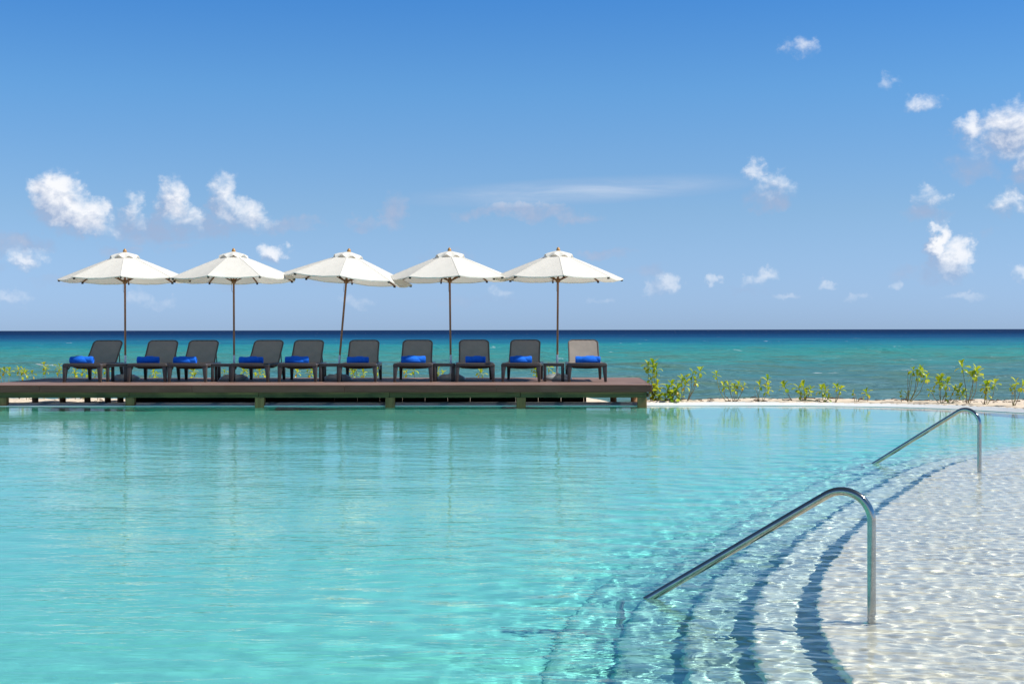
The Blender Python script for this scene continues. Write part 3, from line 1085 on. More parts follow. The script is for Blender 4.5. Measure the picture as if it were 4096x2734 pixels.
def make_lounger():
    o = thing('sun_lounger', (0, 0, 0))
    V, F = rounded_bar(0.694, 0.064, 0.0, 0.075, 0.268, 0.042, 0.012)
    link('front_bar', fix(mesh('front_bar', V, F, True, 45)), 'resin', o)
    V, F = rounded_bar(0.66, 0.058, 1.40, 1.465, 0.262, 0.042, 0.012)
    link('rear_bar', fix(mesh('rear_bar', V, F, True, 45)), 'resin', o)
    for sg in (-1, 1):
        link('side_rail', box_mesh('side_rail', min(sg * 0.288, sg * 0.338), max(sg * 0.288, sg * 0.338), 0.07, 1.405, 0.262, 0.322, 0.012, 2), 'resin', o)
        f = lambda a, y_, z_: (sg * a, y_, z_)
        bot = [f(0.297, 0.0, 0), f(0.342, 0.0, 0), f(0.342, 0.062, 0), f(0.297, 0.062, 0)]
        top = [f(0.262, 0.004, 0.285), f(0.345, 0.004, 0.285), f(0.345, 0.105, 0.285), f(0.262, 0.105, 0.285)]
        link('leg', hexa_mesh('leg', bot, top, 0.007), 'resin', o)
        bot = [f(0.285, 1.385, 0), f(0.328, 1.385, 0), f(0.328, 1.45, 0), f(0.285, 1.45, 0)]
        top = [f(0.262, 1.33, 0.28), f(0.332, 1.33, 0.28), f(0.332, 1.45, 0.28), f(0.262, 1.45, 0.28)]
        link('leg', hexa_mesh('leg', bot, top, 0.007), 'resin', o)
        # side wing under the rail beside each leg
        link('brace', tube_mesh('brace', [f(0.285, 0.10, 0.262), f(0.285, 0.16, 0.23), f(0.285, 0.21, 0.262)], 0.011, 6), 'resin', o)
    # cross members under the seat
    for y_ in (0.42, 0.86):
        link('cross_bar', tube_mesh('cross_bar', [(-0.30, y_, 0.275), (-0.22, y_, 0.244), (0, y_, 0.232), (0.22, y_, 0.244), (0.30, y_, 0.275)], 0.017, 8), 'resin', o)
    # seat sling
    V, F = [], []
    nx_, ny_ = 10, 12
    for j in range(ny_ + 1):
        for i in range(nx_ + 1):
            u, v_ = i / nx_ * 2 - 1, j / ny_
            sag = 0.016 * (1 - u * u) * math.sin(math.pi * min(1, v_ * 1.05))
            V.append((u * 0.292, 0.06 + v_ * (HY - 0.03), 0.3265 - sag))
    for j in range(ny_):
        for i in range(nx_):
            a = j * (nx_ + 1) + i
            F.append((a, a + 1, a + nx_ + 2, a + nx_ + 1))
    link('seat', mesh('seat', V, F, True), 'sling', o)
    # backrest: hooped frame and stretched sling
    hw = 0.268
    d = Vector((0, TY - HY, TZ - HZ))
    Lb = d.length
    d.normalize()
    nrm = Vector((0, -d.z, d.y))
    rc = 0.085
    pth2 = [(-hw - 0.004, 0.0), (-hw, Lb * 0.45), (-hw, Lb - rc)]
    for k in range(1, 6):
        a = R(180 - 18 * k)
        pth2.append((-hw + rc + rc * math.cos(a), Lb - rc + rc * math.sin(a)))
    pth2 += [(-p, q) for (p, q) in pth2[::-1]]
    P3 = [Vector((p, HY, HZ)) + d * q for (p, q) in pth2]
    bf = link('back_frame', tube_mesh('back_frame', P3, 0.0145, 10), 'resin', o)
    V, F = [], []
    nx_, ny_ = 16, 14
    for j in range(ny_ + 1):
        for i in range(nx_ + 1):
            u, v_ = i / nx_ * 2 - 1, j / ny_
            q = v_ * (Lb - 0.006)
            wid = hw - 0.004
            if q > Lb - rc:
                e = q - (Lb - rc)
                wid = hw - rc + math.sqrt(max(rc * rc - e * e, 0)) - 0.004
            bow = 0.018 * (1 - u * u) * math.sin(math.pi * v_)
            puck = 0.0035 * math.cos(u * 15.7) * max(0, v_ - 0.72) / 0.28 * (1 - v_ * 0.4)
            p = Vector((u * wid, HY, HZ)) + d * q - nrm * (bow - 0.006) + nrm * puck
            V.append(p)
    for j in range(ny_):
        for i in range(nx_):
            a = j * (nx_ + 1) + i
            F.append((a, a + 1, a + nx_ + 2, a + nx_ + 1))
    link('backrest', mesh('backrest', V, F, True), 'sling', o)
    # prop behind the backrest
    for sg in (-1, 1):
        link('back_prop', tube_mesh('back_prop', [(sg * 0.25, HY + d.y * Lb * 0.62, HZ + d.z * Lb * 0.62 - 0.012), (sg * 0.27, 1.36, 0.30)], 0.010, 6), 'resin', o)
    return o


proto = make_lounger()
ORD = ['tenth', 'ninth', 'eighth', 'seventh', 'sixth', 'fifth', 'fourth', 'third', 'second', 'first']
L_POS = [(-7.564, 26.356, 1.95, -0.094), (-6.414, 26.322, -2.28, -0.048), (-5.703, 26.300, -0.5, -0.085), (-4.597, 26.267, 3.46, -0.04),
         (-3.761, 26.242, 0.18, -0.04), (-2.708, 26.211, -0.79, -0.011), (-1.732, 26.181, -0.37, -0.009), (-0.645, 26.149, -2.09, 0.012),
         (0.154, 26.125, 3.5, -0.014), (1.309, 26.09, -0.02, 0.028)]
L_TXT = ['brown resin lounger at the far end of the row from the leafy deck corner']
L_TXT += ['shaded brown resin lounger, %s in the row counting from the leafy deck corner' % ORD[i] for i in range(1, 8)]
L_TXT += ['shaded brown lounger with a small sunlit patch on its backrest, beside the sunlit one']
L_TXT += ['fully sunlit brown lounger with a pale taupe backrest near the leafy deck corner']
T_TXT = ['rolled royal blue towel on the lounger farthest from the leafy deck corner']
T_TXT += ['rolled royal blue towel on the %s lounger counting from the leafy deck corner' % ORD[i] for i in range(1, 9)]
T_TXT += ['rolled royal blue towel on the fully sunlit lounger']


def make_towel():
    o = thing('towel', (0, 0, 0))
    L, n_a, n_s = 0.41, 30, 26
    ry, rz_ = 0.07, 0.066
    V, F = [], []
    rg = random.Random(5)
    ph = [rg.uniform(0, 6.28) for _ in range(6)]
    for j in range(n_s + 1):
        s_ = j / n_s * 2 - 1
        end = 1 - 0.10 * max(0, abs(s_) - 0.93) / 0.07
        for i in range(n_a):
            a = 2 * math.pi * i / n_a
            w_ = 1 + 0.025 * math.sin(3 * s_ * 2 + a * 2 + ph[0]) + 0.02 * math.sin(9 * s_ + 3 * a + ph[1]) + 0.012 * math.sin(17 * s_ - 2 * a + ph[2])
            z_ = rz_ + rz_ * math.sin(a) * end * w_
            z_ = max(z_, 0.004)
            V.append((s_ * L / 2, ry * math.cos(a) * end * w_, z_))
    for j in range(n_s):
        for i in range(n_a):
            i2 = (i + 1) % n_a
            F.append((j * n_a + i, j * n_a + i2, (j + 1) * n_a + i2, (j + 1) * n_a + i))
    for (row, sx) in ((0, -1), (n_s, 1)):
        c0 = len(V)
        for i in range(n_a):
            a = 2 * math.pi * i / n_a
            V.append((sx * (L / 2 - 0.012), ry * 0.2 * math.cos(a), rz_ + rz_ * 0.2 * math.sin(a)))
        for i in range(n_a):
            i2 = (i + 1) % n_a
            F.append((row * n_a + i, row * n_a + i2, c0 + i2, c0 + i))
        F.append(tuple(c0 + i for i in range(n_a)))
    link('roll', fix(mesh('roll', V, F, True, 60)), 'towel', o)
    for sx in (-1, 1):
        pth = []
        for k in range(46):
            a = k / 45 * 2 * math.pi * 2.6
            f = 0.22 + 0.66 * k / 45
            pth.append((sx * (L / 2 - 0.003), ry * f * math.cos(a), rz_ + rz_ * f * math.sin(a)))
        link('end_coil', tube_mesh('end_coil', pth, 0.0062, 6), 'towel', o)
    # folded corner wrapped round the roll
    V, F = [], []
    na = 14
    for k in range(na + 1):
        a = R(200 + (-160) * k / na)          # from low at the front over the top
        hw_ = 0.14 * (1 - k / na) ** 0.9 + 0.004
        cx = 0.02 + 0.03 * k / na
        for (sx, off) in ((-1, 1.02), (-0.94, 1.15), (0.94, 1.15), (1, 1.02)):
            V.append((cx + sx * hw_, ry * off * math.cos(a), max(rz_ + rz_ * off * math.sin(a), 0.004)))
    for k in range(na):
        for i in range(3):
            b0 = k * 4 + i
            F.append((b0, b0 + 1, b0 + 5, b0 + 4))
    link('folded_corner', mesh('folded_corner', V, F, True, 60), 'towel', o)
    return o


towel0 = make_towel()
for i, (x_, y_, yaw, tdx) in enumerate(L_POS):
    o = proto if i == 0 else copy_tree(proto)
    o.location = on_deck(x_, y_)
    rz = -R(yaw)
    o.rotation_euler = (0, 0, rz)
    tag(o, L_TXT[i], 'sun lounger', 'sun loungers on the deck')
    tw = towel0 if i == 0 else copy_tree(towel0)
    ty = 0.30 + rng.uniform(-0.05, 0.08)
    ca, sa = math.cos(rz), math.sin(rz)
    tw.location = on_deck(x_ + tdx * ca - ty * sa, y_ + tdx * sa + ty * ca, 0.3125)
    tw.rotation_euler = (0, 0, rz + R(rng.uniform(-5, 5)) + (0 if i % 3 else 0))
    tw.scale = ((1.0, 0.93, 0.97, 1.02, 1.0, 0.92, 1.04, 0.86, 0.93, 1.06)[i] * (1 if i % 2 else -1), 1.0, rng.uniform(0.95, 1.05))
    tag(tw, T_TXT[i], 'towel', 'rolled towels on the loungers')
for i, (x_, y_, yaw, tdx) in enumerate(L_POS):
    if i in (5, 9):
        par = [c for c in bpy.data.objects if c.get('label') == L_TXT[i]][0]
        sg = 1 if i == 5 else -1
        link('care_tag', box_mesh('care_tag', sg * 0.344 - 0.002, sg * 0.344 + 0.002, 0.62, 0.74, 0.20, 0.268, 0.001), 'white_tag', par)

# ------------------------------------------------------------------ side tables
def make_table():
    o = thing('side_table', (0, 0, 0))
    w_, h_ = 0.185, 0.318
    link('table_top', box_mesh('table_top', -w_, w_, -w_, w_, h_ - 0.016, h_, 0.005, 2), 'resin', o)
    for (a, b_, c_, d_) in ((-w_, w_, -w_, -w_ + 0.025), (-w_, w_, w_ - 0.025, w_), (-w_, -w_ + 0.025, -w_ + 0.026, w_ - 0.026), (w_ - 0.025, w_, -w_ + 0.026, w_ - 0.026)):
        link('apron', box_mesh('apron', a + 0.001, b_ - 0.001, c_ + 0.001, d_ - 0.001, h_ - 0.052, h_ - 0.0165, 0.003), 'resin', o)
    for sx in (-1, 1):
        for sy in (-1, 1):
            x0, x1 = sorted((sx * w_, sx * (w_ - 0.055)))
            y0, y1 = sorted((sy * w_, sy * (w_ - 0.055)))
            link('leg', box_mesh('leg', x0 + 0.002, x1 - 0.002, y0 + 0.002, y1 - 0.002, 0, h_ - 0.0525, 0.006, 2), 'resin', o)
    return o


tb0 = make_table()
T_POS = [(-6.993, 26.69), (-5.131, 26.64), (-3.22, 26.60), (-1.199, 26.55), (0.738, 26.50)]
PORD = ['fifth', 'fourth', 'third', 'second', 'first']
for i, (x_, y_) in enumerate(T_POS):
    o = tb0 if i == 0 else copy_tree(tb0)
    o.location = on_deck(x_, y_)
    o.rotation_euler = (0, 0, R(-1.7 + rng.uniform(-1.5, 1.5)))
    tag(o, 'low square brown side table under the %s parasol counting from the leafy deck corner' % PORD[i], 'side table', 'side tables between the loungers')

# ------------------------------------------------------------------ parasols and their bases
RC = 1.19


def rib_z(r_):
    return 2.245 - 0.405 * (max(r_ - 0.19, 0) / (RC - 0.19)) ** 1.05


def make_parasol():
    o = thing('parasol', (0, 0, 0))
    link('pole', tube_mesh('pole', [(0, 0, 0.456), (0, 0, 1.2), (0, 0, 2.33)], 0.0185, 14), 'teak', o)
    link('finial', lathe_mesh('finial', [(0.019, 2.325), (0.034, 2.335), (0.036, 2.35), (0.031, 2.372), (0.018, 2.395), (0.004, 2.404)], 16, 60), 'finial', o)
    link('top_hub', lathe_mesh('top_hub', [(0.0195, 2.15), (0.045, 2.155), (0.048, 2.20), (0.0195, 2.21)], 16), 'teak', o)
    hub = link('runner', lathe_mesh('runner', [(0.0195, 1.76), (0.036, 1.765), (0.042, 1.79), (0.046, 1.83), (0.0195, 1.838)], 16), 'teak', o)
    for i in range(8):
        a0 = 2 * math.pi * i / 8
        a1 = a0 + 2 * math.pi / 8
        V, F = [], []
        nu, nv = 8, 9
        for j in range(nv + 2):
            v_ = min(j / nv, 1.0)
            r_ = 0.17 + (RC - 0.17) * v_
            for k in range(nu + 1):
                u = k / nu
                hem = j == nv + 1
                A = Vector((r_ * math.cos(a0), r_ * math.sin(a0), rib_z(r_)))
                B = Vector((r_ * math.cos(a1), r_ * math.sin(a1), rib_z(r_)))
                p = A.lerp(B, u)
                bell = 4 * u * (1 - u)
                p.z -= 0.012 * bell * v_ * (1.2 - v_) + 0.026 * bell * v_ ** 3
                p.z += 0.003 * math.sin(u * 19 + i * 1.7 + v_ * 6) * v_ * bell
                if hem:
                    p.z -= 0.012 + 0.006 * bell
                    p.x *= 0.998
                    p.y *= 0.998
                V.append(p)
        for j in range(nv + 1):
            for k in range(nu):
                a = j * (nu + 1) + k
                F.append((a, a + nu + 1, a + nu + 2, a + 1))
        pan = link('canopy_panel', mesh('canopy_panel', V, F, True, 60), 'canvas', o)
        # seam tape, rib and strut at each corner
        ca, sa = math.cos(a0), math.sin(a0)
        W = lambda r_, z_, t_: (r_ * ca - t_ * sa, r_ * sa + t_ * ca, z_)
        V = []
        for j in range(9):
            r_ = 0.24 + (RC - 0.24) * j / 8
            V += [W(r_, rib_z(r_) + 0.0025, -0.008), W(r_, rib_z(r_) + 0.0055, 0.0), W(r_, rib_z(r_) + 0.0025, 0.008)]
        F = []
        for j in range(8):
            for k in range(2):
                a = j * 3 + k
                F.append((a, a + 3, a + 4, a + 1))
        link('seam', mesh('seam', V, F, True), 'canvas', pan)
        V, F = [], []
        for (r_, zz) in ((0.046, 2.195), (0.24, rib_z(0.24) - 0.006), (0.6, rib_z(0.6) - 0.006), (RC - 0.015, rib_z(RC) - 0.006)):
            V += [W(r_, zz, -0.009), W(r_, zz, 0.009), W(r_, zz - 0.022, 0.009), W(r_, zz - 0.022, -0.009)]
        for j in range(3):
            for k in range(4):
                k2 = (k + 1) % 4
                F.append((j * 4 + k, j * 4 + k2, (j + 1) * 4 + k2, (j + 1) * 4 + k))
        F += [(3, 2, 1, 0), (12, 13, 14, 15)]
        rib = link('rib', fix(mesh('rib', V, F)), 'rib', o)
        V, F = [], []
        for (r_, zz) in ((0.043, 1.815), (0.55, rib_z(0.55) - 0.026)):
            V += [W(r_, zz, -0.008), W(r_, zz, 0.008), W(r_, zz - 0.02, 0.008), W(r_, zz - 0.02, -0.008)]
        for k in range(4):
            k2 = (k + 1) % 4
            F.append((k, k2, 4 + k2, 4 + k))
        F += [(3, 2, 1, 0), (4, 5, 6, 7)]
        link('strut', fix(mesh('strut', V, F)), 'rib', o)
        tip = link('rib_pocket', box_mesh('rib_pocket', -0.03, 0.012, -0.014, 0.014, -0.03, 0.0, 0.004), 'black', rib)
        tip.location = W(RC - 0.02, rib_z(RC) - 0.012, 0)
        tip.rotation_euler = (0, 0, a0)
    # vent cap with a loose wavy edge
    V, F = [], []
    na, nr_ = 64, 8
    for j in range(nr_ + 1):
        v_ = j / nr_
        for k in range(na):
            a = 2 * math.pi * k / na
            r_ = 0.022 + 0.248 * v_
            lobe = math.cos(8 * a)                     # pinned at the ribs, lifted between them
            z_ = 2.338 - 0.074 * v_ ** 1.25 - 0.028 * v_ ** 5 + 0.0 + (-lobe) * 0.028 * v_ ** 3 + 0.008 * math.sin(5 * a + 2) * v_ ** 3
            r_ *= 1 - 0.035 * (1 + math.sin(3 * a + 1)) * v_ * 0.5 + 0.02 * lobe * v_
            V.append((r_ * math.cos(a), r_ * math.sin(a), z_))
    for j in range(nr_):
        for k in range(na):
            k2 = (k + 1) % na
            F.append((j * na + k, (j + 1) * na + k, (j + 1) * na + k2, j * na + k2))
    link('vent_cap', mesh('vent_cap', V, F, True), 'canvas', o)
    cord = [(0.03, -0.02, 1.80), (0.045, -0.03, 1.72), (0.03, -0.03, 1.64), (0.012, -0.022, 1.60)]
    link('pull_cord', tube_mesh('pull_cord', cord, 0.0025, 5), 'black', o)
    return o


def make_base():
    o = thing('umbrella_stand', (0, 0, 0))
    link('foot', lathe_mesh('foot', [(0.262, 0.0), (0.268, 0.012), (0.262, 0.036), (0.235, 0.062), (0.185, 0.088), (0.165, 0.10), (0.16, 0.106), (0.05, 0.108), (0.038, 0.122), (0.03, 0.124)], 36, 35), 'base_grey', o)
    sl = link('sleeve', tube_mesh('sleeve', [(0, 0, 0.11), (0, 0, 0.3), (0, 0, 0.455)], 0.0215, 14), 'alu', o)
    V, F = tube_data([(0.021, 0, 0.27), (0.055, 0, 0.27)], 0.006, 8)
    parts = [(V, F)]
    for k in range(4):
        a = math.pi / 4 + k * math.pi / 2
        parts.append(tube_data([(0.056, 0, 0.27), (0.056, 0.024 * math.cos(a), 0.27 + 0.024 * math.sin(a))], [0.009, 0.006], 6))
    V, F = merge(parts)
    link('knob', mesh('knob', V, F, True, 50), 'black', o)
    return o


P_POS = [(-7.065, 27.40, -0.33, -1.1, 11), (-5.055, 27.28, -0.33, -1.3, -12), (-3.168, 27.24, 5.0, -1.2, 1), (-1.111, 27.22, -0.54, -0.8, 10.6), (0.817, 27.149, 0.56, -0.7, 3)]
P_TXT = ['cream parasol at the far end of the row from the leafy deck corner', 'upright cream parasol, fourth in the row counting from the leafy deck corner',
         'leaning cream parasol on a slanted pole in the middle of the row', 'upright cream parasol, second in the row counting from the leafy deck corner',
         'upright cream parasol beside the fully sunlit lounger']
par0, base0 = make_parasol(), make_base()
for i, (x_, y_, tx, ty_, rot) in enumerate(P_POS):
    o = par0 if i == 0 else copy_tree(par0)
    b_ = base0 if i == 0 else copy_tree(base0)
    o.location = on_deck(x_, y_)
    Mt = Matrix.Rotation(R(tx), 3, 'Y') @ Matrix.Rotation(R(ty_), 3, 'X')
    o.rotation_euler = (Mt @ Matrix.Rotation(R(-90 + rot), 3, 'Z')).to_euler()
    k_ = (1.0, 0.985, 1.02, 0.99, 1.005)[i]
    o.scale = (k_, k_ * (1.0, 1.015, 0.99, 1.01, 0.995)[i], 1.0)
    tag(o, P_TXT[i], 'parasol', 'cream parasols on the deck')
    b_.location = on_deck(x_, y_)
    b_.rotation_euler = (0, 0, R(rng.uniform(-15, 15)))
    if abs(tx) > 2:
        for ch in b_.children:
            if ch.name.split('.')[0] == 'sleeve':
                ch.rotation_euler = Mt.to_euler()
    tag(b_, 'round grey base with metal sleeve holding the %s parasol from the leafy deck corner' % PORD[i], 'umbrella stand', 'umbrella stands on the deck')

# ------------------------------------------------------------------ grab rails
def make_rail():
    o = thing('grab_rail', (0, 0, 0))
    r_, th = 0.13, R(32.0)
    top = 1.024 * math.tan(th)
    tl = r_ * math.tan((math.pi / 2 + th) / 2)
    pth = [(0, 0, -0.255), (0, 0, 0.1), (0, 0, top - tl - 0.05)]
    c = Vector((r_, 0, top - tl))
    for k in range(15):
        a = math.pi - (math.pi / 2 + th) * k / 14
        pth.append((c.x + r_ * math.cos(a), 0, c.z + r_ * math.sin(a)))
    for s_ in (0.4, 0.8, 1.08):
        pth.append((s_, 0, top - s_ * math.tan(th)))
    ze = top - 1.08 * math.tan(th)
    pth += [(1.125, 0, ze - 0.034), (1.155, 0, ze - 0.068), (1.168, 0, ze - 0.105), (1.17, 0, ze - 0.2), (1.17, 0, -0.72)]     # turns down on to the lower step
    link('tube', tube_mesh('tube', pth, 0.0192, 24), 'steel', o)
    link('flange', lathe_mesh('flange', [(0.05, -0.259), (0.05, -0.253), (0.03, -0.246), (0.0205, -0.24)], 24), 'steel', o)
    return o


rail0 = make_rail()
rail1 = copy_tree(rail0)
rail0.location = (1.608, 6.706, 0)
rail0.rotation_euler = (0, 0, math.atan2(0.354, -0.961))
tag(rail0, 'bent steel grab rail rising from the wide end of the pool steps', 'grab rail', 'steel grab rails in the pool')
rail1.location = (4.205, 13.49, 0)
rail1.rotation_euler = (0, 0, math.atan2(0.68, -0.794))
tag(rail1, 'bent steel grab rail on the pool steps towards the beach plants', 'grab rail', 'steel grab rails in the pool')

# ------------------------------------------------------------------ beach plants
def leaf_mesh(name, droop, fold):
    V, F = [], []
    prof = [(0.0, 0.06), (0.25, 0.20), (0.5, 0.36), (0.75, 0.46), (0.92, 0.34), (1.0, 0.05)]
    for (s_, w_) in prof:
        ang = droop * s_ * s_
        x_ = s_ * math.cos(ang * 0.7)
        z_ = -droop * 0.5 * s_ * s_ + 0.10 * math.sin(s_ * 3.0)
        for sg in (-1, 0, 1):
            V.append((x_, sg * w_ * 0.5, z_ + abs(sg) * w_ * fold))
    for j in range(len(prof) - 1):
        for k in range(2):
            a = j * 3 + k
            F.append((a, a + 3, a + 4, a + 1))
    me_ = mesh(name, V, F, True)
    return me_


LEAF = [leaf_mesh('leaf', 0.25, 0.22), leaf_mesh('leaf', 0.6, 0.15), leaf_mesh('leaf', 1.0, 0.10)]
LEAF_OLD = leaf_mesh('leaf', 1.1, 0.08)
for me_ in LEAF:
    me_.materials.append(M['leaf'])
LEAF_OLD.materials.append(M['leaf_old'])
prg = random.Random(42)


def rosette(parent, tip, size, count, lean=(0, 0, 1)):
    up = Vector(lean).normalized()
    rot0 = prg.uniform(0, 6.28)
    for k in range(count):
        f = k / max(count - 1, 1)                       # 0 = youngest, upright; 1 = oldest, drooping
        a = rot0 + k * 2.399 + prg.uniform(-0.2, 0.2)
        elev = R(68 - 95 * f + prg.uniform(-12, 12))
        old = f > 0.9 and prg.random() < 0.45
        me_ = LEAF_OLD if old else LEAF[min(2, int(f * 2.2 + prg.random() * 0.8))]
        o = bpy.data.objects.new('leaf', me_)
        COL.objects.link(o)
        o.parent = parent
        L = size * (0.62 + 0.5 * math.sin(math.pi * min(1, f * 0.75 + 0.2))) * prg.uniform(0.85, 1.15)
        q = up.to_track_quat('Z', 'Y').to_matrix()
        m3 = q @ Matrix.Rotation(a, 3, 'Z') @ Matrix.Rotation(-elev, 3, 'Y') @ Matrix.Rotation(prg.uniform(-0.4, 0.4), 3, 'X')
        o.location = Vector(tip) - up * (f * size * 0.35)
        o.rotation_euler = m3.to_euler()
        o.scale = (L, L, L)


def plant(x_, y_, heads, label, size=0.088, bare=(), name='beach_shrub', per=(6, 9), group='shrubs along the beach', z0=None):
    z_ = float(sand_z(np.array([[x_]]), np.array([[y_]]))[0, 0]) - 0.02 if z0 is None else z0
    o = thing(name, (x_, y_, z_), 0, label, 'shrub', group)
    parts = []
    for hd in heads:
        hx, hz_ = hd[0], hd[1]
        hy = prg.uniform(-0.06, 0.06)
        sz = size * (hd[2] if len(hd) > 2 else 1.0)
        b0 = Vector((prg.uniform(-0.02, 0.02) + hx * 0.15, prg.uniform(-0.02, 0.02), 0))
        tip = Vector((hx, hy, hz_))
        mid = b0.lerp(tip, 0.5) + Vector((prg.uniform(-0.03, 0.03) + hx * 0.12, prg.uniform(-0.02, 0.02), -hz_ * 0.05))
        pth = [b0, b0.lerp(mid, 0.5) + Vector((prg.uniform(-.008, .008), 0, 0)), mid, mid.lerp(tip, 0.55) + Vector((prg.uniform(-.01, .01), 0, 0)), tip]
        cm = catmull([tuple(p) for p in pth], 3)
        k_ = len(cm)
        link('stem', tube_mesh('stem', cm, [0.0062 - 0.0030 * i / k_ for i in range(k_)], 6), 'stem' if prg.random() < 0.6 else 'twig', o)
        lean = (tip - mid).normalized() + Vector((0, 0, 0.8))
        rosette(o, tip, sz, prg.randint(*per) if sz > size * 0.75 else prg.randint(4, 6), lean)
    for (bx, bz) in bare:
        pth = [(bx * 0.1, 0, 0), (bx * 0.4, prg.uniform(-.03, .03), bz * 0.5), (bx, prg.uniform(-.04, .04), bz)]
        link('twig', tube_mesh('twig', catmull(pth, 3), [0.006 - 0.0005 * i for i in range(7)], 6), 'twig', o)
    return o


U = 0.0042                                         # survey unit for the plant tables: 4.2 mm
RIGHT = [
    (2.40, 25.62, [(-18, 146, 1.2), (2, 153, 1.3), (14, 138, 1.2), (8, 112, 1.1), (-4, 92, 1.1), (20, 72, 1.2), (2, 58, 1.2), (26, 46, 1.1), (10, 30, 1.2), (24, 18, 1.1), (4, 14, 1.1)], [],
     'tallest leafy green shrub growing against the corner of the deck'),
    (2.70, 25.30, [(0, 64, 1.2), (-18, 48, 1.2), (20, 54, 1.2), (10, 34, 1.2), (-28, 20, 1.0), (28, 16, 1.0), (-6, 22, 1.1)], [],
     'low dense bushy shrub just past the leafy deck corner'),
    (2.88, 25.45, [(0, 84, 1.1), (14, 66, 1.2)], [], 'single arching shrub stem with hanging leaves beside the dense bush'),
    (2.937, 25.29, [(27, 114, 1.0), (57, 124, 1.0), (36, 84, 0.9)], [(20, 40)], 'leaning shrub with two high leaf tufts on bent bare stems'),
    (3.671, 25.35, [(-53, 112, 0.8)], [(8, 18), (-10, 26)], 'long thin curved stem with one tiny leaf tuft at its tip'),
    (3.768, 25.40, [(-45, 70, 0.9), (-25, 74, 0.9), (0, 60, 1.0), (15, 76, 0.9), (38, 70, 0.85)], [(-8, 45)], 'fan of five upright stems each ending in a small leaf tuft'),
    (4.171, 25.33, [(35, 92, 1.0), (4, 72, 0.95), (35, 50, 0.95)], [(-14, 62), (-20, 36)], 'mostly bare twiggy shrub with three leaf tufts and dead stubs'),
    (4.76, 25.31, [(-38, 60, 1.1)], [], 'shrub stem leaning strongly over the sand with one leaf tuft'),
    (4.90, 25.31, [(-15, 54, 1.0), (4, 60, 1.1), (28, 46, 1.0), (-4, 28, 0.9), (16, 30, 0.9)], [(30, 30)], 'low wide spreading shrub with five close leaf tufts'),
    (5.25, 25.29, [(-6, 56, 1.15), (10, 50, 1.1), (16, 20, 0.8)], [(-38, 18)], 'single thick leaf tuft with a dead twig lying beside it'),
    (5.422, 25.20, [(10, 62, 0.9), (24, 58, 0.9)], [(16, 38), (22, 34)], 'two thin leaf tufts on grey stems beside two dead stubs'),
    (5.797, 25.19, [(-16, 42, 0.62)], [(-10, 30), (12, 20), (24, 26)], 'almost leafless little twig tangle on the sand'),
    (5.943, 25.09, [(-2, 38, 1.0)], [], 'tiny lone seedling on a straight short stem'),
    (6.551, 24.82, [(20, 128, 0.9), (46, 130, 1.0), (36, 110, 1.0), (58, 122, 0.9), (74, 98, 0.95), (0, 34, 0.7)], [(2, 132), (14, 118), (-4, 20)], 'tall branching shrub with brown woody forks and high tufts'),
    (6.43, 24.85, [(2, 36, 0.75)], [], 'tiny sprout at the foot of the tall forked shrub'),
    (7.03, 24.60, [(6, 95, 1.15), (-6, 82, 1.15), (28, 80, 1.1), (-40, 50, 0.8), (18, 26, 0.8)], [(30, 58), (24, 40)], 'shrub with one broad drooping crown on a stout stem'),
    (7.13, 24.52, [(45, 62, 1.05), (25, 54, 0.9), (52, 38, 1.0)], [(16, 20)], 'shrub leaning sideways with long hanging leaves under the tall stems'),
    (7.388, 24.36, [(-15, 146, 1.15), (32, 128, 1.2), (22, 110, 1.1), (46, 118, 1.15)], [(-6, 30)], 'tall shrub of five straight bare stems with top tufts'),
    (7.60, 24.12, [(3, 72, 1.0), (12, 80, 1.0), (38, 84, 1.05), (8, 46, 0.9)], [(-12, 18), (0, 22)], 'medium shrub with one leaf tuft set apart on a long side stem'),
    (7.90, 23.60, [(12, 86, 1.05), (2, 70, 1.0), (28, 80, 1.05), (-14, 74, 0.55)], [(-10, 30), (16, 24)], 'shrub of thin upright stems at the curve of the grate'),
]
for (x_, y_, heads, bare, lab) in RIGHT:
    plant(x_, y_, [(h_[0] * U, h_[1] * U, *h_[2:]) for h_ in heads], lab, 0.116, [(b_[0] * U, b_[1] * U) for b_ in bare])
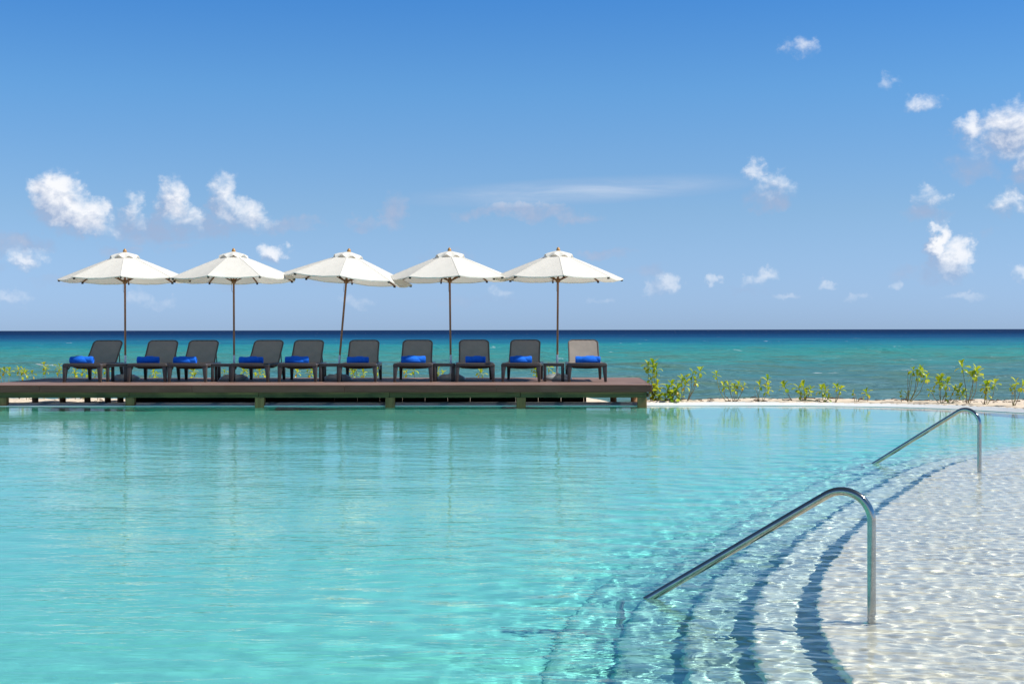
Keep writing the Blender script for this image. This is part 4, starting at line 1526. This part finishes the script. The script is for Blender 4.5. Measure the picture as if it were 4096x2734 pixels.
# behind the deck: x, y, [(dx, z of tuft)], label
LEFT = [
    (-10.0, 29.5, [(0, .46), (.10, .44), (-.1, .40)], 'yellow-green shrub cluster behind the deck end farthest from the leafy corner'),
    (-9.78, 29.7, [(0, .48), (.09, .45), (.05, .36)], 'full leafy shrub off the deck end farthest from the leafy corner'),
    (-9.52, 29.4, [(0, .42), (.10, .40)], 'short dark green shrub with curling stems off the deck end'),
    (-9.24, 29.6, [(0, .56), (.03, .46)], 'slender two-tiered shrub at the back corner of the deck'),
    (-8.97, 29.7, [(0, .55), (.02, .46)], 'slender shrub with hanging leaves behind the deck, next to the back corner'),
    (-8.62, 29.6, [(-.03, .43), (.0, .36)], 'short shrub behind the deck, in line with the tenth lounger\'s outer legs'),
    (-8.46, 29.5, [(0, .45), (.08, .42)], 'leafy shrub behind the deck, in line with the middle of the tenth lounger'),
    (-8.15, 29.6, [(0, .47), (-.09, .42), (.12, .50)], 'broad shrub behind the deck, in line with the tenth lounger\'s inner legs'),
    (-7.08, 29.6, [(0, .43), (.05, .38)], 'small shrub behind the deck, in line with the ninth lounger'),
    (-6.27, 29.5, [(0, .48), (.03, .38)], 'yellow-leaved shrub behind the deck, in line with the eighth lounger'),
    (-5.68, 29.6, [(0, .43)], 'single leaf tuft behind the deck, beside the fourth parasol'),
    (-5.25, 29.5, [(-.04, .45), (.05, .42)], 'shrub behind the deck, in line with the seventh lounger\'s outer legs'),
    (-4.98, 29.6, [(0, .45), (-.09, .37), (.1, .40)], 'spreading shrub behind the deck, in line with the seventh lounger\'s inner legs'),
    (-4.25, 29.6, [(0, .45), (.28, .52), (.27, .42)], 'shrub with one raised tuft behind the deck, in line with the sixth lounger'),
    (-3.10, 29.5, [(-.05, .44), (.04, .46), (.0, .38), (.16, .39)], 'thick clump behind the deck, in line with the fifth lounger'),
    (-2.68, 29.6, [(0, .44)], 'lone sprout behind the deck, next to the thick clump'),
    (-2.12, 29.5, [(0, .46), (.03, .37)], 'shrub behind the deck, in line with the fourth lounger\'s outer legs'),
    (-1.93, 29.6, [(0, .45)], 'small sprout behind the deck, in line with the fourth lounger\'s inner legs'),
    (-1.42, 29.5, [(-.02, .42), (.05, .38)], 'small shrub behind the deck, beside the second parasol base'),
    (-.64, 29.6, [(.0, .41), (.05, .39)], 'small shrub behind the deck, in line with the third lounger'),
    (.46, 29.3, [(-.03, .50), (.03, .42), (.04, .34)], 'yellowing shrub behind the deck, in line with the second lounger'),
    (.74, 29.2, [(-.02, .52), (.05, .42)], 'upright green shrub behind the deck, in line with the first side table'),
]
for (x_, y_, heads, lab) in LEFT:
    plant(x_, y_, [(a + prg.uniform(-.02, .02), b_ + 0.12) for (a, b_) in heads], lab, 0.112, (), 'beach_shrub', (5, 8), 'shrubs behind the deck')

# ------------------------------------------------------------------ seaweed and litter on the sand
wr = random.Random(3)
parts = []
for k in range(260):
    x_ = wr.uniform(1.9, 9.5) if k % 4 else wr.uniform(-10, 1.5)
    y_ = wr.uniform(25.35, 26.6) if x_ > 2.3 else wr.uniform(28.0, 30.2)
    z_ = float(sand_z(np.array([[x_]]), np.array([[y_]]))[0, 0])
    L = wr.uniform(0.03, 0.13)
    a = wr.uniform(-0.7, 0.7)
    p0 = Vector((x_, y_, z_ + 0.004))
    pth = [p0, p0 + Vector((math.cos(a) * L * 0.5, math.sin(a) * L * 0.5, wr.uniform(0.004, 0.02))), p0 + Vector((math.cos(a) * L, math.sin(a) * L, 0.002))]
    parts.append(tube_data(pth, wr.uniform(0.003, 0.009), 5))
V, F = merge(parts)
tag(link('seaweed', mesh('seaweed', V, F, True), 'weed'), 'scraps of dry brown seaweed and twigs scattered over the sand', 'seaweed', kind='stuff')
